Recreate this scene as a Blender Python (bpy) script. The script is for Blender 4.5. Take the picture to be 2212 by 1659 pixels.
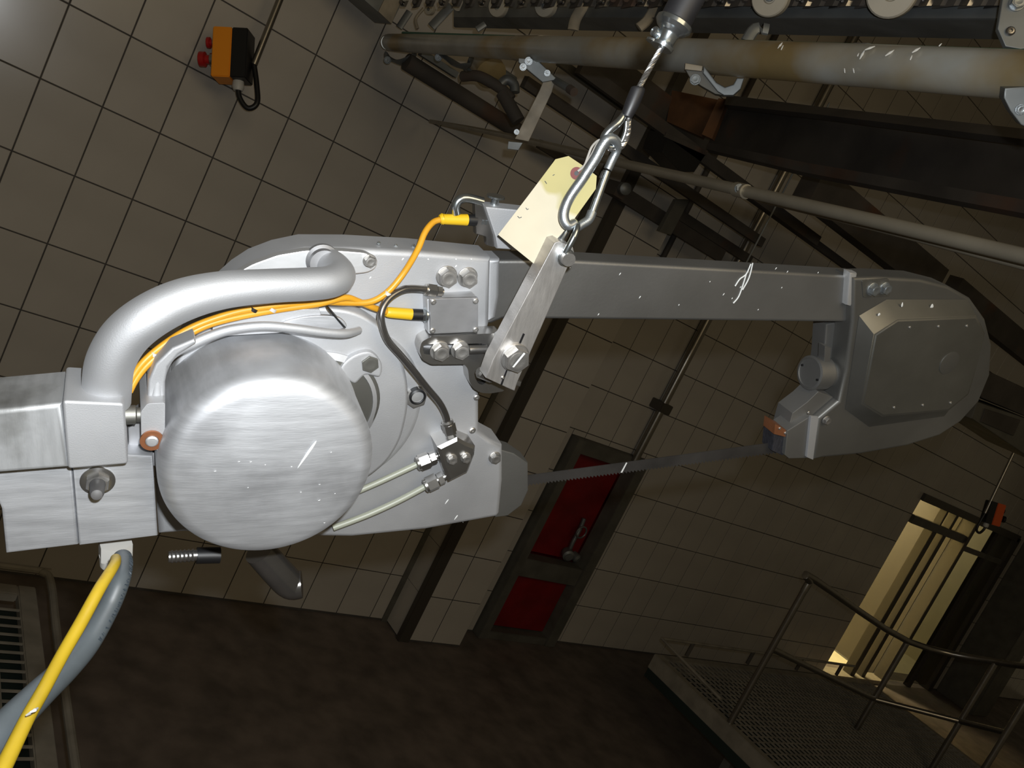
import bpy, bmesh, math, random
from mathutils import Vector, Matrix
random.seed(7)
for o in list(bpy.data.objects): bpy.data.objects.remove(o)
SC = bpy.context.scene
COL = SC.collection
FPX = 1823.73
CAM = Vector((0, 0, 2.47))
RX = Vector((0.7404822, -0.5100992, 0.4375899))     # camera right, down, forward in the world
RY = Vector((0.2761737, -0.3626406, -0.8900673))
RZ = Vector((0.6127105, 0.7799299, -0.1276530))
# ------------------------------------------------------------------ camera, world, light
cd = bpy.data.cameras.new('camera'); cam = bpy.data.objects.new('camera', cd); COL.objects.link(cam)
cam.matrix_world = Matrix(((RX.x, -RY.x, -RZ.x, CAM.x), (RX.y, -RY.y, -RZ.y, CAM.y), (RX.z, -RY.z, -RZ.z, CAM.z), (0, 0, 0, 1)))
cd.sensor_width = 36; cd.sensor_fit = 'HORIZONTAL'; cd.lens = 36 * FPX / 2212; cd.clip_start = .02; cd.clip_end = 60
SC.camera = cam
w = bpy.data.worlds.new('hall'); SC.world = w; w.use_nodes = True
w.node_tree.nodes['Background'].inputs[0].default_value = (1, .82, .50, 1)
w.node_tree.nodes['Background'].inputs[1].default_value = .055
def light(name, kind, loc, power, color, size=.1, target=None, sizey=None):
    l = bpy.data.lights.new(name, kind); l.energy = power; l.color = color
    if kind == 'POINT': l.shadow_soft_size = size
    if kind == 'AREA':
        l.size = size
        if sizey: l.shape = 'RECTANGLE'; l.size_y = sizey
    o = bpy.data.objects.new(name, l); COL.objects.link(o); o.location = loc
    if target is not None: o.rotation_euler = (Vector(target) - Vector(loc)).to_track_quat('-Z', 'Y').to_euler()
    return o
light('camera_flash', 'POINT', CAM + RX * .035 - RY * .05 - RZ * .01, 56, (.93, .97, 1), .010)   # the photographer's flash
light('hall_lamp', 'AREA', (.4, -2.2, 4.3), 40, (1, .80, .50), 2.6, (2.2, 4.2, 1.2), 1.6)        # hall strip light behind the camera
SC.view_settings.view_transform = 'Standard'; SC.view_settings.look = 'None'
SC.view_settings.gamma = 1; SC.view_settings.exposure = 0; SC.view_settings.use_curve_mapping = False

# ------------------------------------------------------------------ materials
def mat(name, col, rough=.5, metal=0., var=.0, vs=8., bump=0., bs=60., stretch=None, col2=None, mlo=.45, mhi=.6, ms=4., coat=0., mstretch=None):
    m = bpy.data.materials.new(name); m.use_nodes = True; nt = m.node_tree; N = nt.nodes; L = nt.links
    b = N['Principled BSDF']; b.inputs['Roughness'].default_value = rough; b.inputs['Metallic'].default_value = metal
    b.inputs['Coat Weight'].default_value = coat
    tc = N.new('ShaderNodeTexCoord')
    def mp(st):
        if not st: return tc.outputs['Object']
        q = N.new('ShaderNodeMapping'); q.inputs['Scale'].default_value = st; L.new(tc.outputs['Object'], q.inputs[0]); return q.outputs[0]
    def noise(sc, st, det=5):
        n = N.new('ShaderNodeTexNoise'); n.inputs['Scale'].default_value = sc; n.inputs['Detail'].default_value = det; L.new(mp(st), n.inputs['Vector']); return n.outputs['Fac']
    c = N.new('ShaderNodeRGB'); c.outputs[0].default_value = (*col, 1); src = c.outputs[0]
    if col2:
        r = N.new('ShaderNodeMapRange'); r.inputs[1].default_value = mlo; r.inputs[2].default_value = mhi; L.new(noise(ms, mstretch), r.inputs[0])
        mx = N.new('ShaderNodeMix'); mx.data_type = 'RGBA'; L.new(r.outputs[0], mx.inputs[0]); L.new(src, mx.inputs[6]); mx.inputs[7].default_value = (*col2, 1); src = mx.outputs[2]
    if var:
        r = N.new('ShaderNodeMapRange'); r.inputs[1].default_value = .3; r.inputs[2].default_value = .7; r.inputs[3].default_value = 1 - var; r.inputs[4].default_value = 1 + var; L.new(noise(vs, stretch), r.inputs[0])
        v = N.new('ShaderNodeVectorMath'); v.operation = 'SCALE'; L.new(src, v.inputs[0]); L.new(r.outputs[0], v.inputs['Scale']); src = v.outputs[0]
        r2 = N.new('ShaderNodeMapRange'); r2.inputs[1].default_value = .3; r2.inputs[2].default_value = .7; r2.inputs[3].default_value = max(0, rough - var * .35); r2.inputs[4].default_value = min(1, rough + var * .35)
        L.new(noise(vs * .7, None), r2.inputs[0]); L.new(r2.outputs[0], b.inputs['Roughness'])
    L.new(src, b.inputs['Base Color'])
    if bump:
        bp = N.new('ShaderNodeBump'); bp.inputs['Strength'].default_value = bump; bp.inputs['Distance'].default_value = .0004
        L.new(noise(bs, stretch, 3), bp.inputs['Height']); L.new(bp.outputs[0], b.inputs['Normal'])
    return m
def emit(name, col, s):
    m = bpy.data.materials.new(name); m.use_nodes = True; b = m.node_tree.nodes['Principled BSDF']
    b.inputs['Base Color'].default_value = (*col, 1); b.inputs['Emission Color'].default_value = (*col, 1); b.inputs['Emission Strength'].default_value = s
    return m
M = dict(
    alu=mat('blasted_aluminium', (.47, .475, .487), .67, .90, .12, 9, .25, 900),
    alub=mat('brushed_aluminium', (.56, .57, .59), .63, .90, .13, 18, .25, 90, (1, 8, 1), (.38, .385, .40), .54, .70, 8),
    alud=mat('stained_aluminium', (.38, .38, .39), .55, .9, .22, 14, .2, 260, None, (.25, .25, .25), .5, .75, 9),
    alubox=mat('stained_block_aluminium', (.50, .51, .52), .64, .9, .10, 20, .2, 200, (8, 1, 1), (.25, .25, .24), .52, .72, 16),
    arm=mat('worn_steel_casting', (.23, .228, .22), .57, .92, .20, 5, .2, 300),
    tip=mat('dull_steel_casting', (.185, .183, .172), .57, .92, .16, 6, .2, 300),
    cover=mat('dull_cover_plate', (.20, .198, .18), .52, .92, .15, 9, .15, 200),
    polish=mat('polished_aluminium', (.70, .71, .72), .50, .9, .08, 12, .2, 160),
    bar=mat('brushed_stainless', (.66, .64, .62), .42, .9, .12, 40, .3, 260, (8, 1, 1)),
    steel=mat('stainless', (.40, .39, .375), .30, .95, .1, 30),
    chrome=mat('bright_zinc', (.52, .56, .58), .22, .97, .1, 40),
    dark=mat('dark_glossy_steel', (.22, .21, .20), .22, .9, .1, 30),
    bolt=mat('bolt_stainless', (.37, .36, .345), .46, .92, .1, 60, .3, 700),
    galv=mat('galvanised_link', (.30, .32, .33), .38, .85, .15, 120, .4, 900),
    copper=mat('copper_washer', (.30, .12, .055), .45, .6, .1, 60),
    yellow=mat('yellow_cable', (.50, .235, .012), .45, 0, .08, 40),
    yellow2=mat('yellow_hose', (.37, .25, .012), .42, 0, .12, 25, 0, 60, None, (.24, .14, .015), .60, .72, 30),
    amber=mat('yellow_plug', (.54, .335, .008), .45, 0),
    black=mat('black_rubber', (.006, .006, .0065), .45),
    blackg=mat('dark_grey_rubber', (.010, .0095, .0105), .5, 0, .2, 40),
    knobg=mat('grey_cap', (.07, .068, .068), .6, 0, .15, 60),
    greycab=mat('grey_cable', (.060, .070, .076), .5, 0, .15, 30, .2, 90),
    ink=mat('cable_print', (.03, .04, .05), .6),
    whitep=mat('white_plastic', (.42, .41, .385), .5, 0),
    tube=mat('cream_tube', (.25, .26, .21), .4, 0),
    tag=mat('manila_tag', (.43, .385, .285), .75, 0, .04, 30, .15, 300, None, (.33, .29, .125), .46, .52, 9),
    ring=mat('red_brown_ring', (.13, .03, .027), .7),
    string=mat('white_string', (.30, .28, .25), .9),
    white=mat('white_splash', (.60, .61, .60), .5),
    pen=mat('pen_ink', (.04, .05, .06), .7),
    blade=mat('blade_steel', (.095, .09, .087), .5, .8, .25, 18, 0, 60, None, (.22, .09, .05), .66, .74, 22),
    brush=mat('black_bristles', (.02, .02, .025), .6, 0, .3, 300, 1, 400, (1, .1, 1)),
    tile=mat('beige_tile', (.385, .355, .315), .22, 0, .07, 2.5, .05, 30, None, None, coat=.0),
    tile2=mat('beige_tile_warm', (.37, .335, .285), .26, 0, .08, 3, .05, 30),
    grout=mat('dark_grout', (.055, .05, .045), .8, 0, .2, 20),
    floor=mat('dark_red_brown_floor', (.118, .094, .078), .62, 0, .30, 7, .3, 90),
    orange=mat('orange_plastic', (.80, .27, .01), .45),
    orange2=mat('red_orange_plastic', (.55, .08, .01), .5),
    redbtn=mat('red_button', (.35, .012, .012), .35),
    galvr=mat('galvanised_rusty_rail', (.36, .36, .33), .36, .4, .2, 5, .15, 90, None, (.30, .22, .10), .46, .60, 2.6),
    galvp=mat('grey_galvanised', (.17, .18, .18), .5, .6, .2, 9),
    tan=mat('tan_painted_steel', (.25, .215, .16), .55, .2, .2, 20),
    green=mat('green_strip', (.0, .10, .05), .5),
    roller=mat('cream_roller', (.34, .31, .25), .6, 0, .08, 10),
    rod=mat('dusty_tan_pipe', (.25, .22, .165), .38, .5, .15, 8),
    beam=mat('dark_sooty_steel', (.048, .041, .034), .8, .0, .35, 4, .3, 30, None, (.075, .035, .018), .58, .75, 3),
    rust=mat('rusty_end_plate', (.11, .05, .02), .8, .1, .3, 8),
    rail=mat('stainless_handrail', (.26, .24, .21), .30, .9, .1, 20),
    frame=mat('grey_niche_frame', (.10, .095, .08), .55, .2, .2, 8),
    red=mat('dark_red_panel', (.155, .0025, .004), .55, 0, .25, 5),
    grate=mat('grating_steel', (.21, .19, .155), .55, .2, .2, 12),
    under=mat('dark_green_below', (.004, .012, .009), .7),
    lit=mat('cream_lit_wall', (.60, .54, .36), .5, 0, .06, 3),
    doorf=mat('dark_door_frame', (.060, .052, .042), .45, .3),
    glass=None, reflection=emit('reflected_pane', (1, .9, .6), 3.0), red_ink=mat('faded_red_marker', (.33, .12, .09), .7),  # the emitter is the glow of the added window-reflection panes
)
g = bpy.data.materials.new('smoked_glass'); g.use_nodes = True; b = g.node_tree.nodes['Principled BSDF']
b.inputs['Base Color'].default_value = (.55, .55, .5, 1); b.inputs['Roughness'].default_value = .03; b.inputs['Transmission Weight'].default_value = 1; b.inputs['IOR'].default_value = 1.1
M['glass'] = g

# ------------------------------------------------------------------ geometry helpers
def dirpx(px, py): return RX * ((px - 1106) / FPX) + RY * ((py - 829.5) / FPX) + RZ
def pix(px, py, Z): return CAM + dirpx(px, py) * Z
def aty(px, py, y): d = dirpx(px, py); return CAM + d * (y / d.y)
def atz(px, py, z): d = dirpx(px, py); return CAM + d * ((z - CAM.z) / d.z)
def depth(P): return (Vector(P) - CAM).dot(RZ)
def onscreen(P, m=40):
    v = Vector(P) - CAM; z = v.dot(RZ)
    if z < .1: return False
    x = 1106 + FPX * v.dot(RX) / z; y = 829.5 + FPX * v.dot(RY) / z
    return -m < x < 2212 + m and -m < y < 1659 + m
class Frame:
    def __init__(s, O, u, n):
        s.O = Vector(O); s.n = Vector(n).normalized(); s.u = (Vector(u) - s.n * Vector(u).dot(s.n)).normalized(); s.v = s.n.cross(s.u)
        s.M = Matrix(((s.u.x, s.v.x, s.n.x, s.O.x), (s.u.y, s.v.y, s.n.y, s.O.y), (s.u.z, s.v.z, s.n.z, s.O.z), (0, 0, 0, 1)))
        s.I = s.M.inverted()
    def w(s, px, py, h):                       # world point where the sight line meets the plane h above the frame
        d = dirpx(px, py); t = (s.O + s.n * h - CAM).dot(s.n) / d.dot(s.n); return CAM + d * t
    def l(s, px, py, h): return s.I @ s.w(px, py, h)
W = {}
def root(name, loc, label, cat, group=None, Mx=None):
    o = bpy.data.objects.new(name, None); COL.objects.link(o)
    m = Mx if Mx is not None else Matrix.Translation(Vector(loc)); o.matrix_world = m; W[o] = m.copy()
    o.empty_display_size = .05; o['label'] = label; o['category'] = cat
    if group: o['group'] = group
    return o
def mk(name, bm, m, parent=None, sharp=35, label=None, cat=None, group=None, kind=None, smooth=True):
    bmesh.ops.recalc_face_normals(bm, faces=bm.faces)
    if parent is not None: bm.transform(W[parent].inverted())
    if parent is None:                          # top-level mesh: origin in its own middle
        c = Vector((0, 0, 0))
        for v in bm.verts: c += v.co
        c /= max(1, len(bm.verts)); bm.transform(Matrix.Translation(-c))
    me = bpy.data.meshes.new(name); bm.to_mesh(me); bm.free()
    if smooth:
        for p in me.polygons: p.use_smooth = True
        me.set_sharp_from_angle(angle=math.radians(sharp))
    me.materials.append(M[m] if isinstance(m, str) else m)
    o = bpy.data.objects.new(name, me); COL.objects.link(o)
    if parent is not None: o.parent = parent; W[o] = W[parent]
    else: o.location = c; W[o] = Matrix.Translation(c)
    if smooth and len(me.polygons) < 3000:
        wn = o.modifiers.new('weighted_normal', 'WEIGHTED_NORMAL'); wn.keep_sharp = True; wn.weight = 80
    if label: o['label'] = label
    if cat: o['category'] = cat
    if group: o['group'] = group
    if kind: o['kind'] = kind
    return o
def crom(pts, k=6, closed=False):
    n = len(pts); out = []
    rng = range(n) if closed else range(n - 1)
    for i in rng:
        if closed: a, b_, c, d = (pts[(i + j - 1) % n] for j in range(4))
        else: a = pts[max(i - 1, 0)]; b_ = pts[i]; c = pts[i + 1]; d = pts[min(i + 2, n - 1)]
        for j in range(k):
            t = j / k
            out.append(.5 * ((2 * b_) + (c - a) * t + (2 * a - 5 * b_ + 4 * c - d) * t * t + (3 * b_ - a - 3 * c + d) * t * t * t))
    if not closed: out.append(pts[-1])
    return out
def fillet(pts, r, k=4):                        # round each corner of a closed 2-D polygon
    out = []; n = len(pts)
    for i in range(n):
        a, b_, c = pts[i - 1], pts[i], pts[(i + 1) % n]
        da = (a - b_); dc = (c - b_); q = min(r, da.length * .45, dc.length * .45)
        p0 = b_ + da.normalized() * q; p1 = b_ + dc.normalized() * q
        for j in range(k + 1):
            t = j / k; out.append(p0 * (1 - t) ** 2 + b_ * 2 * t * (1 - t) + p1 * t * t)
    return out
def poly_bm(loops, z1, z0, bevel=0, seg=2):
    """prism from 2-D loops (outer first, then holes), front face at z1, back at z0"""
    bm = bmesh.new(); es = []; tops = []
    for lp in loops:
        vs = [bm.verts.new((p.x, p.y, z1)) for p in lp]; tops.append(vs)
        for i in range(len(vs)): es.append(bm.edges.new((vs[i], vs[(i + 1) % len(vs)])))
    if len(loops) == 1: f = [bm.faces.new(tops[0])]
    else: f = [x for x in bmesh.ops.triangle_fill(bm, use_beauty=True, edges=es)['geom'] if isinstance(x, bmesh.types.BMFace)]
    ex = bmesh.ops.extrude_face_region(bm, geom=f)
    nv = [x for x in ex['geom'] if isinstance(x, bmesh.types.BMVert)]
    for v in nv: v.co.z = z0
    bmesh.ops.recalc_face_normals(bm, faces=bm.faces)
    if bevel:
        e2 = [e for e in bm.edges if abs(e.verts[0].co.z - z1) < 1e-7 and abs(e.verts[1].co.z - z1) < 1e-7 and any(abs(fc.normal.z) < .5 for fc in e.link_faces)]
        bmesh.ops.bevel(bm, geom=e2, offset=bevel, segments=seg, profile=.5, affect='EDGES', clamp_overlap=True)
    return bm
def slab(name, m, parent, F, pts, h1, h0, bevel=.002, seg=2, rnd=0, smooth=False, holes=(), **kw):
    def L(ps, sm, r=0):
        q = [F.l(x, y, h1).to_2d() for x, y in ps]
        return crom(q, 5, True) if sm else (fillet(q, r) if r else q)
    loops = [L(pts, smooth, rnd)] + [L(h, True) for h in holes]
    bm = poly_bm(loops, h1, h0, bevel, seg); bm.transform(F.M)
    return mk(name, bm, m, parent, **kw)
def tube_bm(P, r, seg=14, closed=False, flat=None, bm=None, twist=0):
    bm = bm or bmesh.new(); n = len(P); rr = [r] * n if not hasattr(r, '__len__') else r
    T = [(P[(i + 1) % n] - P[i - 1]) if closed else (P[min(i + 1, n - 1)] - P[max(i - 1, 0)]) for i in range(n)]
    T = [t.normalized() for t in T]; a = T[0].orthogonal().normalized(); rings = []
    if flat is not None: a = (Vector(flat) - T[0] * Vector(flat).dot(T[0])).normalized()
    for i in range(n):
        a = (Vector(flat) - T[i] * Vector(flat).dot(T[i])).normalized() if flat is not None else (a - T[i] * a.dot(T[i])).normalized()
        b_ = T[i].cross(a); q = rr[i]; qa, qb = q if hasattr(q, '__len__') else (q, q); ph = twist * i
        rings.append([bm.verts.new(P[i] + a * math.cos(ph + 2 * math.pi * k / seg) * qa + b_ * math.sin(ph + 2 * math.pi * k / seg) * qb) for k in range(seg)])
    for i in range(n if closed else n - 1):
        A, B = rings[i], rings[(i + 1) % n]
        for k in range(seg): bm.faces.new((A[k], A[(k + 1) % seg], B[(k + 1) % seg], B[k]))
    if not closed: bm.faces.new(rings[0]); bm.faces.new(list(reversed(rings[-1])))
    return bm
def tube(name, m, parent, P, r, k=6, seg=14, closed=False, **kw):
    """P: world points"""
    if hasattr(r, '__len__'):
        rv = crom([Vector((x, 0, 0)) if not hasattr(x, '__len__') else Vector((x[0], x[1], 0)) for x in r], k, closed)
        r = [(v.x, v.y) if hasattr(r[0], '__len__') else v.x for v in rv]
    flat = kw.pop('flat', None)
    return mk(name, tube_bm(crom(P, k, closed), r, seg, closed, flat), m, parent, **kw)
def lathe_bm(C, ax, prof, seg=32, bm=None, ph=0):
    bm = bm or bmesh.new(); ax = Vector(ax).normalized(); a = ax.orthogonal().normalized(); b_ = ax.cross(a); rings = []
    for r, z in prof:
        if r < 1e-7: rings.append([bm.verts.new(C + ax * z)])
        else: rings.append([bm.verts.new(C + ax * z + (a * math.cos(ph + 2 * math.pi * k / seg) + b_ * math.sin(ph + 2 * math.pi * k / seg)) * r) for k in range(seg)])
    for A, B in zip(rings, rings[1:]):
        for k in range(seg):
            q = [A[k % len(A)], A[(k + 1) % len(A)], B[(k + 1) % len(B)], B[k % len(B)]]
            u = []
            for v in q:
                if v not in u: u.append(v)
            if len(u) > 2: bm.faces.new(u)
    for e, rev in ((rings[0], 0), (rings[-1], 1)):
        if len(e) > 1: bm.faces.new(e if rev else list(reversed(e)))
    return bm
def lathe(name, m, parent, C, ax, prof, seg=32, ph=0, **kw): return mk(name, lathe_bm(Vector(C), ax, prof, seg, ph=ph), m, parent, **kw)
def box_bm(a, b_, bm=None, bevel=0):
    bm = bm or bmesh.new(); a = Vector(a); b_ = Vector(b_)
    r = bmesh.ops.create_cube(bm, size=1, matrix=Matrix.Translation((a + b_) / 2) @ Matrix.Diagonal((*(b_ - a), 1)))
    if bevel: bmesh.ops.bevel(bm, geom=list({e for v in r['verts'] for e in v.link_edges}), offset=bevel, segments=2, affect='EDGES')
    return bm
def box(name, m, parent, a, b_, bevel=0, **kw): return mk(name, box_bm(a, b_, None, bevel), m, parent, **kw)
def plank_bm(A, B, wv, tv, w0, w1, t, bm=None):
    """bar from A to B, widths w0->w1 along wv, thickness t along tv"""
    bm = bm or bmesh.new(); vs = []
    for P, w_ in ((A, w0), (B, w1)):
        for s, q in ((-1, 0), (1, 0), (1, 1), (-1, 1)): vs.append(bm.verts.new(P + wv * (w_ / 2 * s) + tv * (t * q)))
    for f in ((0, 1, 2, 3), (7, 6, 5, 4), (0, 4, 5, 1), (1, 5, 6, 2), (2, 6, 7, 3), (3, 7, 4, 0)): bm.faces.new([vs[i] for i in f])
    return bm
def hexbolt(parent, F, px, py, h, rpx, m='bolt', washer=True, name='bolt', ax=None, rot=.3, C=None, slot=False, hh=.75, **kw):
    C = C or F.w(px, py, h); ax = ax or F.n; r = rpx * depth(C) / FPX
    bm = bmesh.new()
    if washer: lathe_bm(C, ax, [(r, 0), (r, r * .14), (r * .95, r * .18), (r * .5, r * .18)], 28, bm)
    z = r * .15 if washer else 0; R_ = r * .86 if washer else r
    lathe_bm(C, ax, [(R_, z), (R_, z + r * hh * .85), (R_ * .97, z + r * hh * .92)], 6, bm, rot)
    lathe_bm(C, ax, [(R_ * .78, z + r * hh * .80), (R_ * .74, z + r * hh), (R_ * .55, z + r * hh * 1.03), (R_ * .42, z + r * hh * .98), (0, z + r * hh * .98)], 24, bm)
    o = mk(name, bm, m, parent, **kw)
    return o
def screw(parent, F, px, py, h, rpx, m='bolt', name='screw', **kw):
    C = F.w(px, py, h); r = rpx * depth(C) / FPX
    return lathe(name, m, parent, C, F.n, [(r, 0), (r, r * .35), (r * .7, r * .6), (r * .38, r * .62), (r * .3, r * .35), (0, r * .35)], 14, **kw)

# ------------------------------------------------------------------ the setting
def tag_struct(o): o['kind'] = 'structure'; return o
YW = 4.205; X0 = .348; TW = .25; Z0 = 2.47 - .176; TH = .326; XE = 15.0; ZT = 7.0
holes = [(3.21, 3.74, 0, ZT), (3.97, 4.75, 0, 1.60), (8.78, 10.12, 0, 2.19), (10.16, 11.36, 0, 2.19)]
# floor
fl = tag_struct(box('floor', 'floor', None, (-4, -3, -.1), (XE, YW + .3, 0)))
ce = tag_struct(box('ceiling', 'doorf', None, (1.2, .4, 6.3), (XE, YW + .3, 6.5)))  # unseen slab, added to cut the world light on the upper wall
# masonry behind the tiles, pieces around the openings
bm = bmesh.new(); yb = YW + .0028
for a, b_, c, d in ((-4, 3.97, -.1, ZT), (3.97, 4.75, 1.60, ZT), (4.75, 8.78, -.1, ZT), (8.78, 11.36, 2.19, ZT), (10.12, 10.16, -.1, 2.19), (11.36, XE, -.1, ZT)):
    box_bm((a, yb, c), (b_, yb + .2, d), bm)
wall = tag_struct(mk('wall_back', bm, 'grout', None, smooth=False))
def tile_mesh(w_, h_, warm=0):
    bm = bmesh.new(); e = .0016; t = .0028
    A = [(-w_ / 2, -h_ / 2), (w_ / 2, -h_ / 2), (w_ / 2, h_ / 2), (-w_ / 2, h_ / 2)]
    r0 = [bm.verts.new((x, t, z)) for x, z in A]; r1 = [bm.verts.new((x, e * .6, z)) for x, z in A]
    r2 = [bm.verts.new((x - math.copysign(e, x), 0, z - math.copysign(e, z))) for x, z in A]
    for P, Q in ((r0, r1), (r1, r2)):
        for k in range(4): bm.faces.new((P[k], P[(k + 1) % 4], Q[(k + 1) % 4], Q[k]))
    bm.faces.new(r2); bm.faces.new(list(reversed(r0))); bmesh.ops.recalc_face_normals(bm, faces=bm.faces)
    me = bpy.data.meshes.new('tile'); bm.to_mesh(me); bm.free(); me.materials.append(M['tile']); return me
def sub(rc, hl):
    out = [rc]
    for a, b_, c, d in hl:
        nx = []
        for x0, x1, z0, z1 in out:
            if x1 <= a or x0 >= b_ or z1 <= c or z0 >= d: nx.append((x0, x1, z0, z1)); continue
            if x0 < a: nx.append((x0, a, z0, z1))
            if x1 > b_: nx.append((b_, x1, z0, z1))
            xa, xb = max(x0, a), min(x1, b_)
            if z0 < c: nx.append((xa, xb, z0, c))
            if z1 > d: nx.append((xa, xb, d, z1))
        out = nx
    return out
cells = []
for i in range(-12, 58):
    for j in range(-8, 15):
        x0 = X0 + i * TW; z0 = Z0 + j * TH
        if x0 + TW > XE or z0 + TH > ZT: continue
        if z0 < 0: z0 = max(z0, .004)
        rc = (x0, X0 + (i + 1) * TW, z0, Z0 + (j + 1) * TH)
        if rc[3] - rc[2] < .02: continue
        for q in sub(rc, holes):
            if q[1] - q[0] > .012 and q[3] - q[2] > .012: cells.append(q)
cache = {}; gap = .0062
def put_tile(parent, q, y, facing=0):
    w_, h_ = round(q[1] - q[0] - gap, 4), round(q[3] - q[2] - gap, 4)
    if (w_, h_) not in cache: cache[(w_, h_)] = tile_mesh(w_, h_)
    o = bpy.data.objects.new('tile', cache[(w_, h_)]); COL.objects.link(o); o.parent = parent
    jit = random.uniform(-.0012, .0012)
    o.location = Vector(((q[0] + q[1]) / 2, y, (q[2] + q[3]) / 2)) - W[parent].translation
    o.rotation_euler = (random.uniform(-.0025, .0025), 0, random.uniform(-.0025, .0025))
    return o
vis = []; rest = []
for q in cells:
    c = Vector(((q[0] + q[1]) / 2, YW, (q[2] + q[3]) / 2))
    (vis if onscreen(c, 60) else rest).append((((c - CAM).length), q))
vis.sort(key=lambda t: t[0])
for d, q in vis[:300]: put_tile(wall, q, YW)
bm = bmesh.new()
for d, q in vis[300:] + rest:
    c = Vector(((q[0] + q[1]) / 2, YW, (q[2] + q[3]) / 2)); w_ = q[1] - q[0] - gap; h_ = q[3] - q[2] - gap; e = .002
    A = [(-w_ / 2, -h_ / 2), (w_ / 2, -h_ / 2), (w_ / 2, h_ / 2), (-w_ / 2, h_ / 2)]
    r1 = [bm.verts.new(c + Vector((x, .0028, z))) for x, z in A]; r2 = [bm.verts.new(c + Vector((x - math.copysign(e, x), 0, z - math.copysign(e, z)))) for x, z in A]
    for k in range(4): bm.faces.new((r1[k], r1[(k + 1) % 4], r2[(k + 1) % 4], r2[k]))
    bm.faces.new(r2)
mk('tiling', bm, 'tile', wall, kind='stuff', smooth=False)
# pilaster with its own tiles
pil = tag_struct(box('trim_1', 'grout', None, (3.235, 3.997, 0), (3.725, YW + .05, ZT)))
for j in range(-8, 15):
    z0 = max(.004, Z0 + j * TH); z1 = Z0 + (j + 1) * TH
    if z1 < .03 or z1 > ZT: continue
    for a, b_ in ((3.305, 3.485), (3.485, 3.725)): put_tile(pil, (a, b_, z0, z1), 3.99)
    bm = bmesh.new(); box_bm((3.228, 4.003, z0 + .002), (3.235, YW - .012, z1 - .002), bm)
    mk('tile', bm, 'tile', pil, smooth=False)
box('corner_strip', 'doorf', pil, (3.215, 3.975, 0), (3.300, 4.02, ZT), .004)
box('sealant_strip', 'frame', pil, (3.19, YW - .012, 0), (3.235, YW - .001, ZT))
# faded red marker on the tile beside the pilaster, drawn as thin strokes
bm = bmesh.new()
strokes = [[(1150, 846), (1160, 848), (1152, 858)], [(1163, 849), (1160, 858), (1166, 862), (1170, 855)], [(1173, 852), (1180, 862)], [(1181, 853), (1172, 861)], [(1184, 854), (1182, 865), (1190, 866)], [(1193, 856), (1190, 868), (1197, 867), (1198, 858), (1193, 856)], [(1162, 874), (1165, 880)], [(1165, 872), (1161, 881)]]
for s in strokes: tube_bm([aty(x, y, YW - .001) for x, y in s], .0028, 5, bm=bm)
mk('marker_scrawl', bm, 'red_ink', wall)
# ------------------------------------------------------------------ fire niche
nf = root('fire_cabinet', (4.36, YW, 0), 'dark red two-door cabinet in a grey frame, set in the tiled wall', 'cabinet')
for a, b_ in ((3.98, 4.06), (4.64, 4.74)): box('frame_post', 'frame', nf, (a, 4.13, 0), (b_, YW + .05, 1.60), .004)
for a, b_, nm in ((1.50, 1.60, 'frame_rail'), (.52, .66, 'frame_rail'), (.0, .06, 'frame_rail')): box(nm, 'frame', nf, (4.06, 4.14, a), (4.64, YW + .05, b_), .004)
box('recess', 'red', nf, (4.0, YW + .28, 0), (4.72, YW + .30, 1.55)); 
box('side_panel', 'red', nf, (3.99, YW + .05, 0), (4.0, YW + .29, 1.55)); box('side_panel', 'red', nf, (4.72, YW + .05, 0), (4.73, YW + .29, 1.55))
box('door', 'red', nf, (4.065, YW + .01, .07), (4.635, YW + .03, .51), .003)
box('back_panel', 'red', nf, (4.065, YW + .06, .67), (4.635, YW + .08, 1.49), .003)
hv = root('hydrant_valve', aty(1228, 1190, 4.2), 'small grey hydrant valve inside the upper red cabinet opening', 'valve')
hc = aty(1226, 1196, 4.21)
lathe('outlet', 'galvp', hv, hc, (-.3, -1, -.2), [(.038, -.03), (.045, 0), (.045, .03), (.03, .04), (.03, .045), (0, .045)], 20)
lathe('coupling', 'galvp', hv, aty(1243, 1203, 4.21), (.3, -1, -.2), [(.032, -.03), (.036, .02), (.02, .035), (0, .035)], 20)
tube('body', 'galvp', hv, [aty(1226, 1200, 4.22), aty(1238, 1170, 4.22), aty(1252, 1145, 4.23), aty(1262, 1120, 4.24)], .016)
wc = aty(1256, 1150, 4.16); Pw = [wc + Vector((math.cos(a) * .045, 0, math.sin(a) * .045)) for a in [k * math.pi / 8 for k in range(16)]]
tube('handwheel', 'galvp', hv, Pw, .007, 2, 8, True)
# ------------------------------------------------------------------ wall trims: dark conduits and chrome pipe
def vpipe(name, x, y, z0, z1, r, m, label, cat='pipe', seg=14, clamps=()):
    rt = root(name, (x, y, z0), label, cat)
    tube('pipe_run', m, rt, [Vector((x, y, z0)), Vector((x, y, z1))], r, 1, seg)
    for z in clamps: box('clamp', 'doorf', rt, (x - r * 1.9, y - r * 1.5, z - .035), (x + r * 1.9, YW, z + .035), .004)
    return rt
vpipe('wall_pipe', 4.575, 4.13, 1.58, 5.2, .030, 'rail', 'vertical steel pipe on the tiled wall, ending above the red cabinet', clamps=(2.02,))
vpipe('conduit', 3.95, 4.17, 2.9, 5.6, .020, 'beam', 'thin dark vertical conduit on the upper wall behind the rails')
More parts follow.
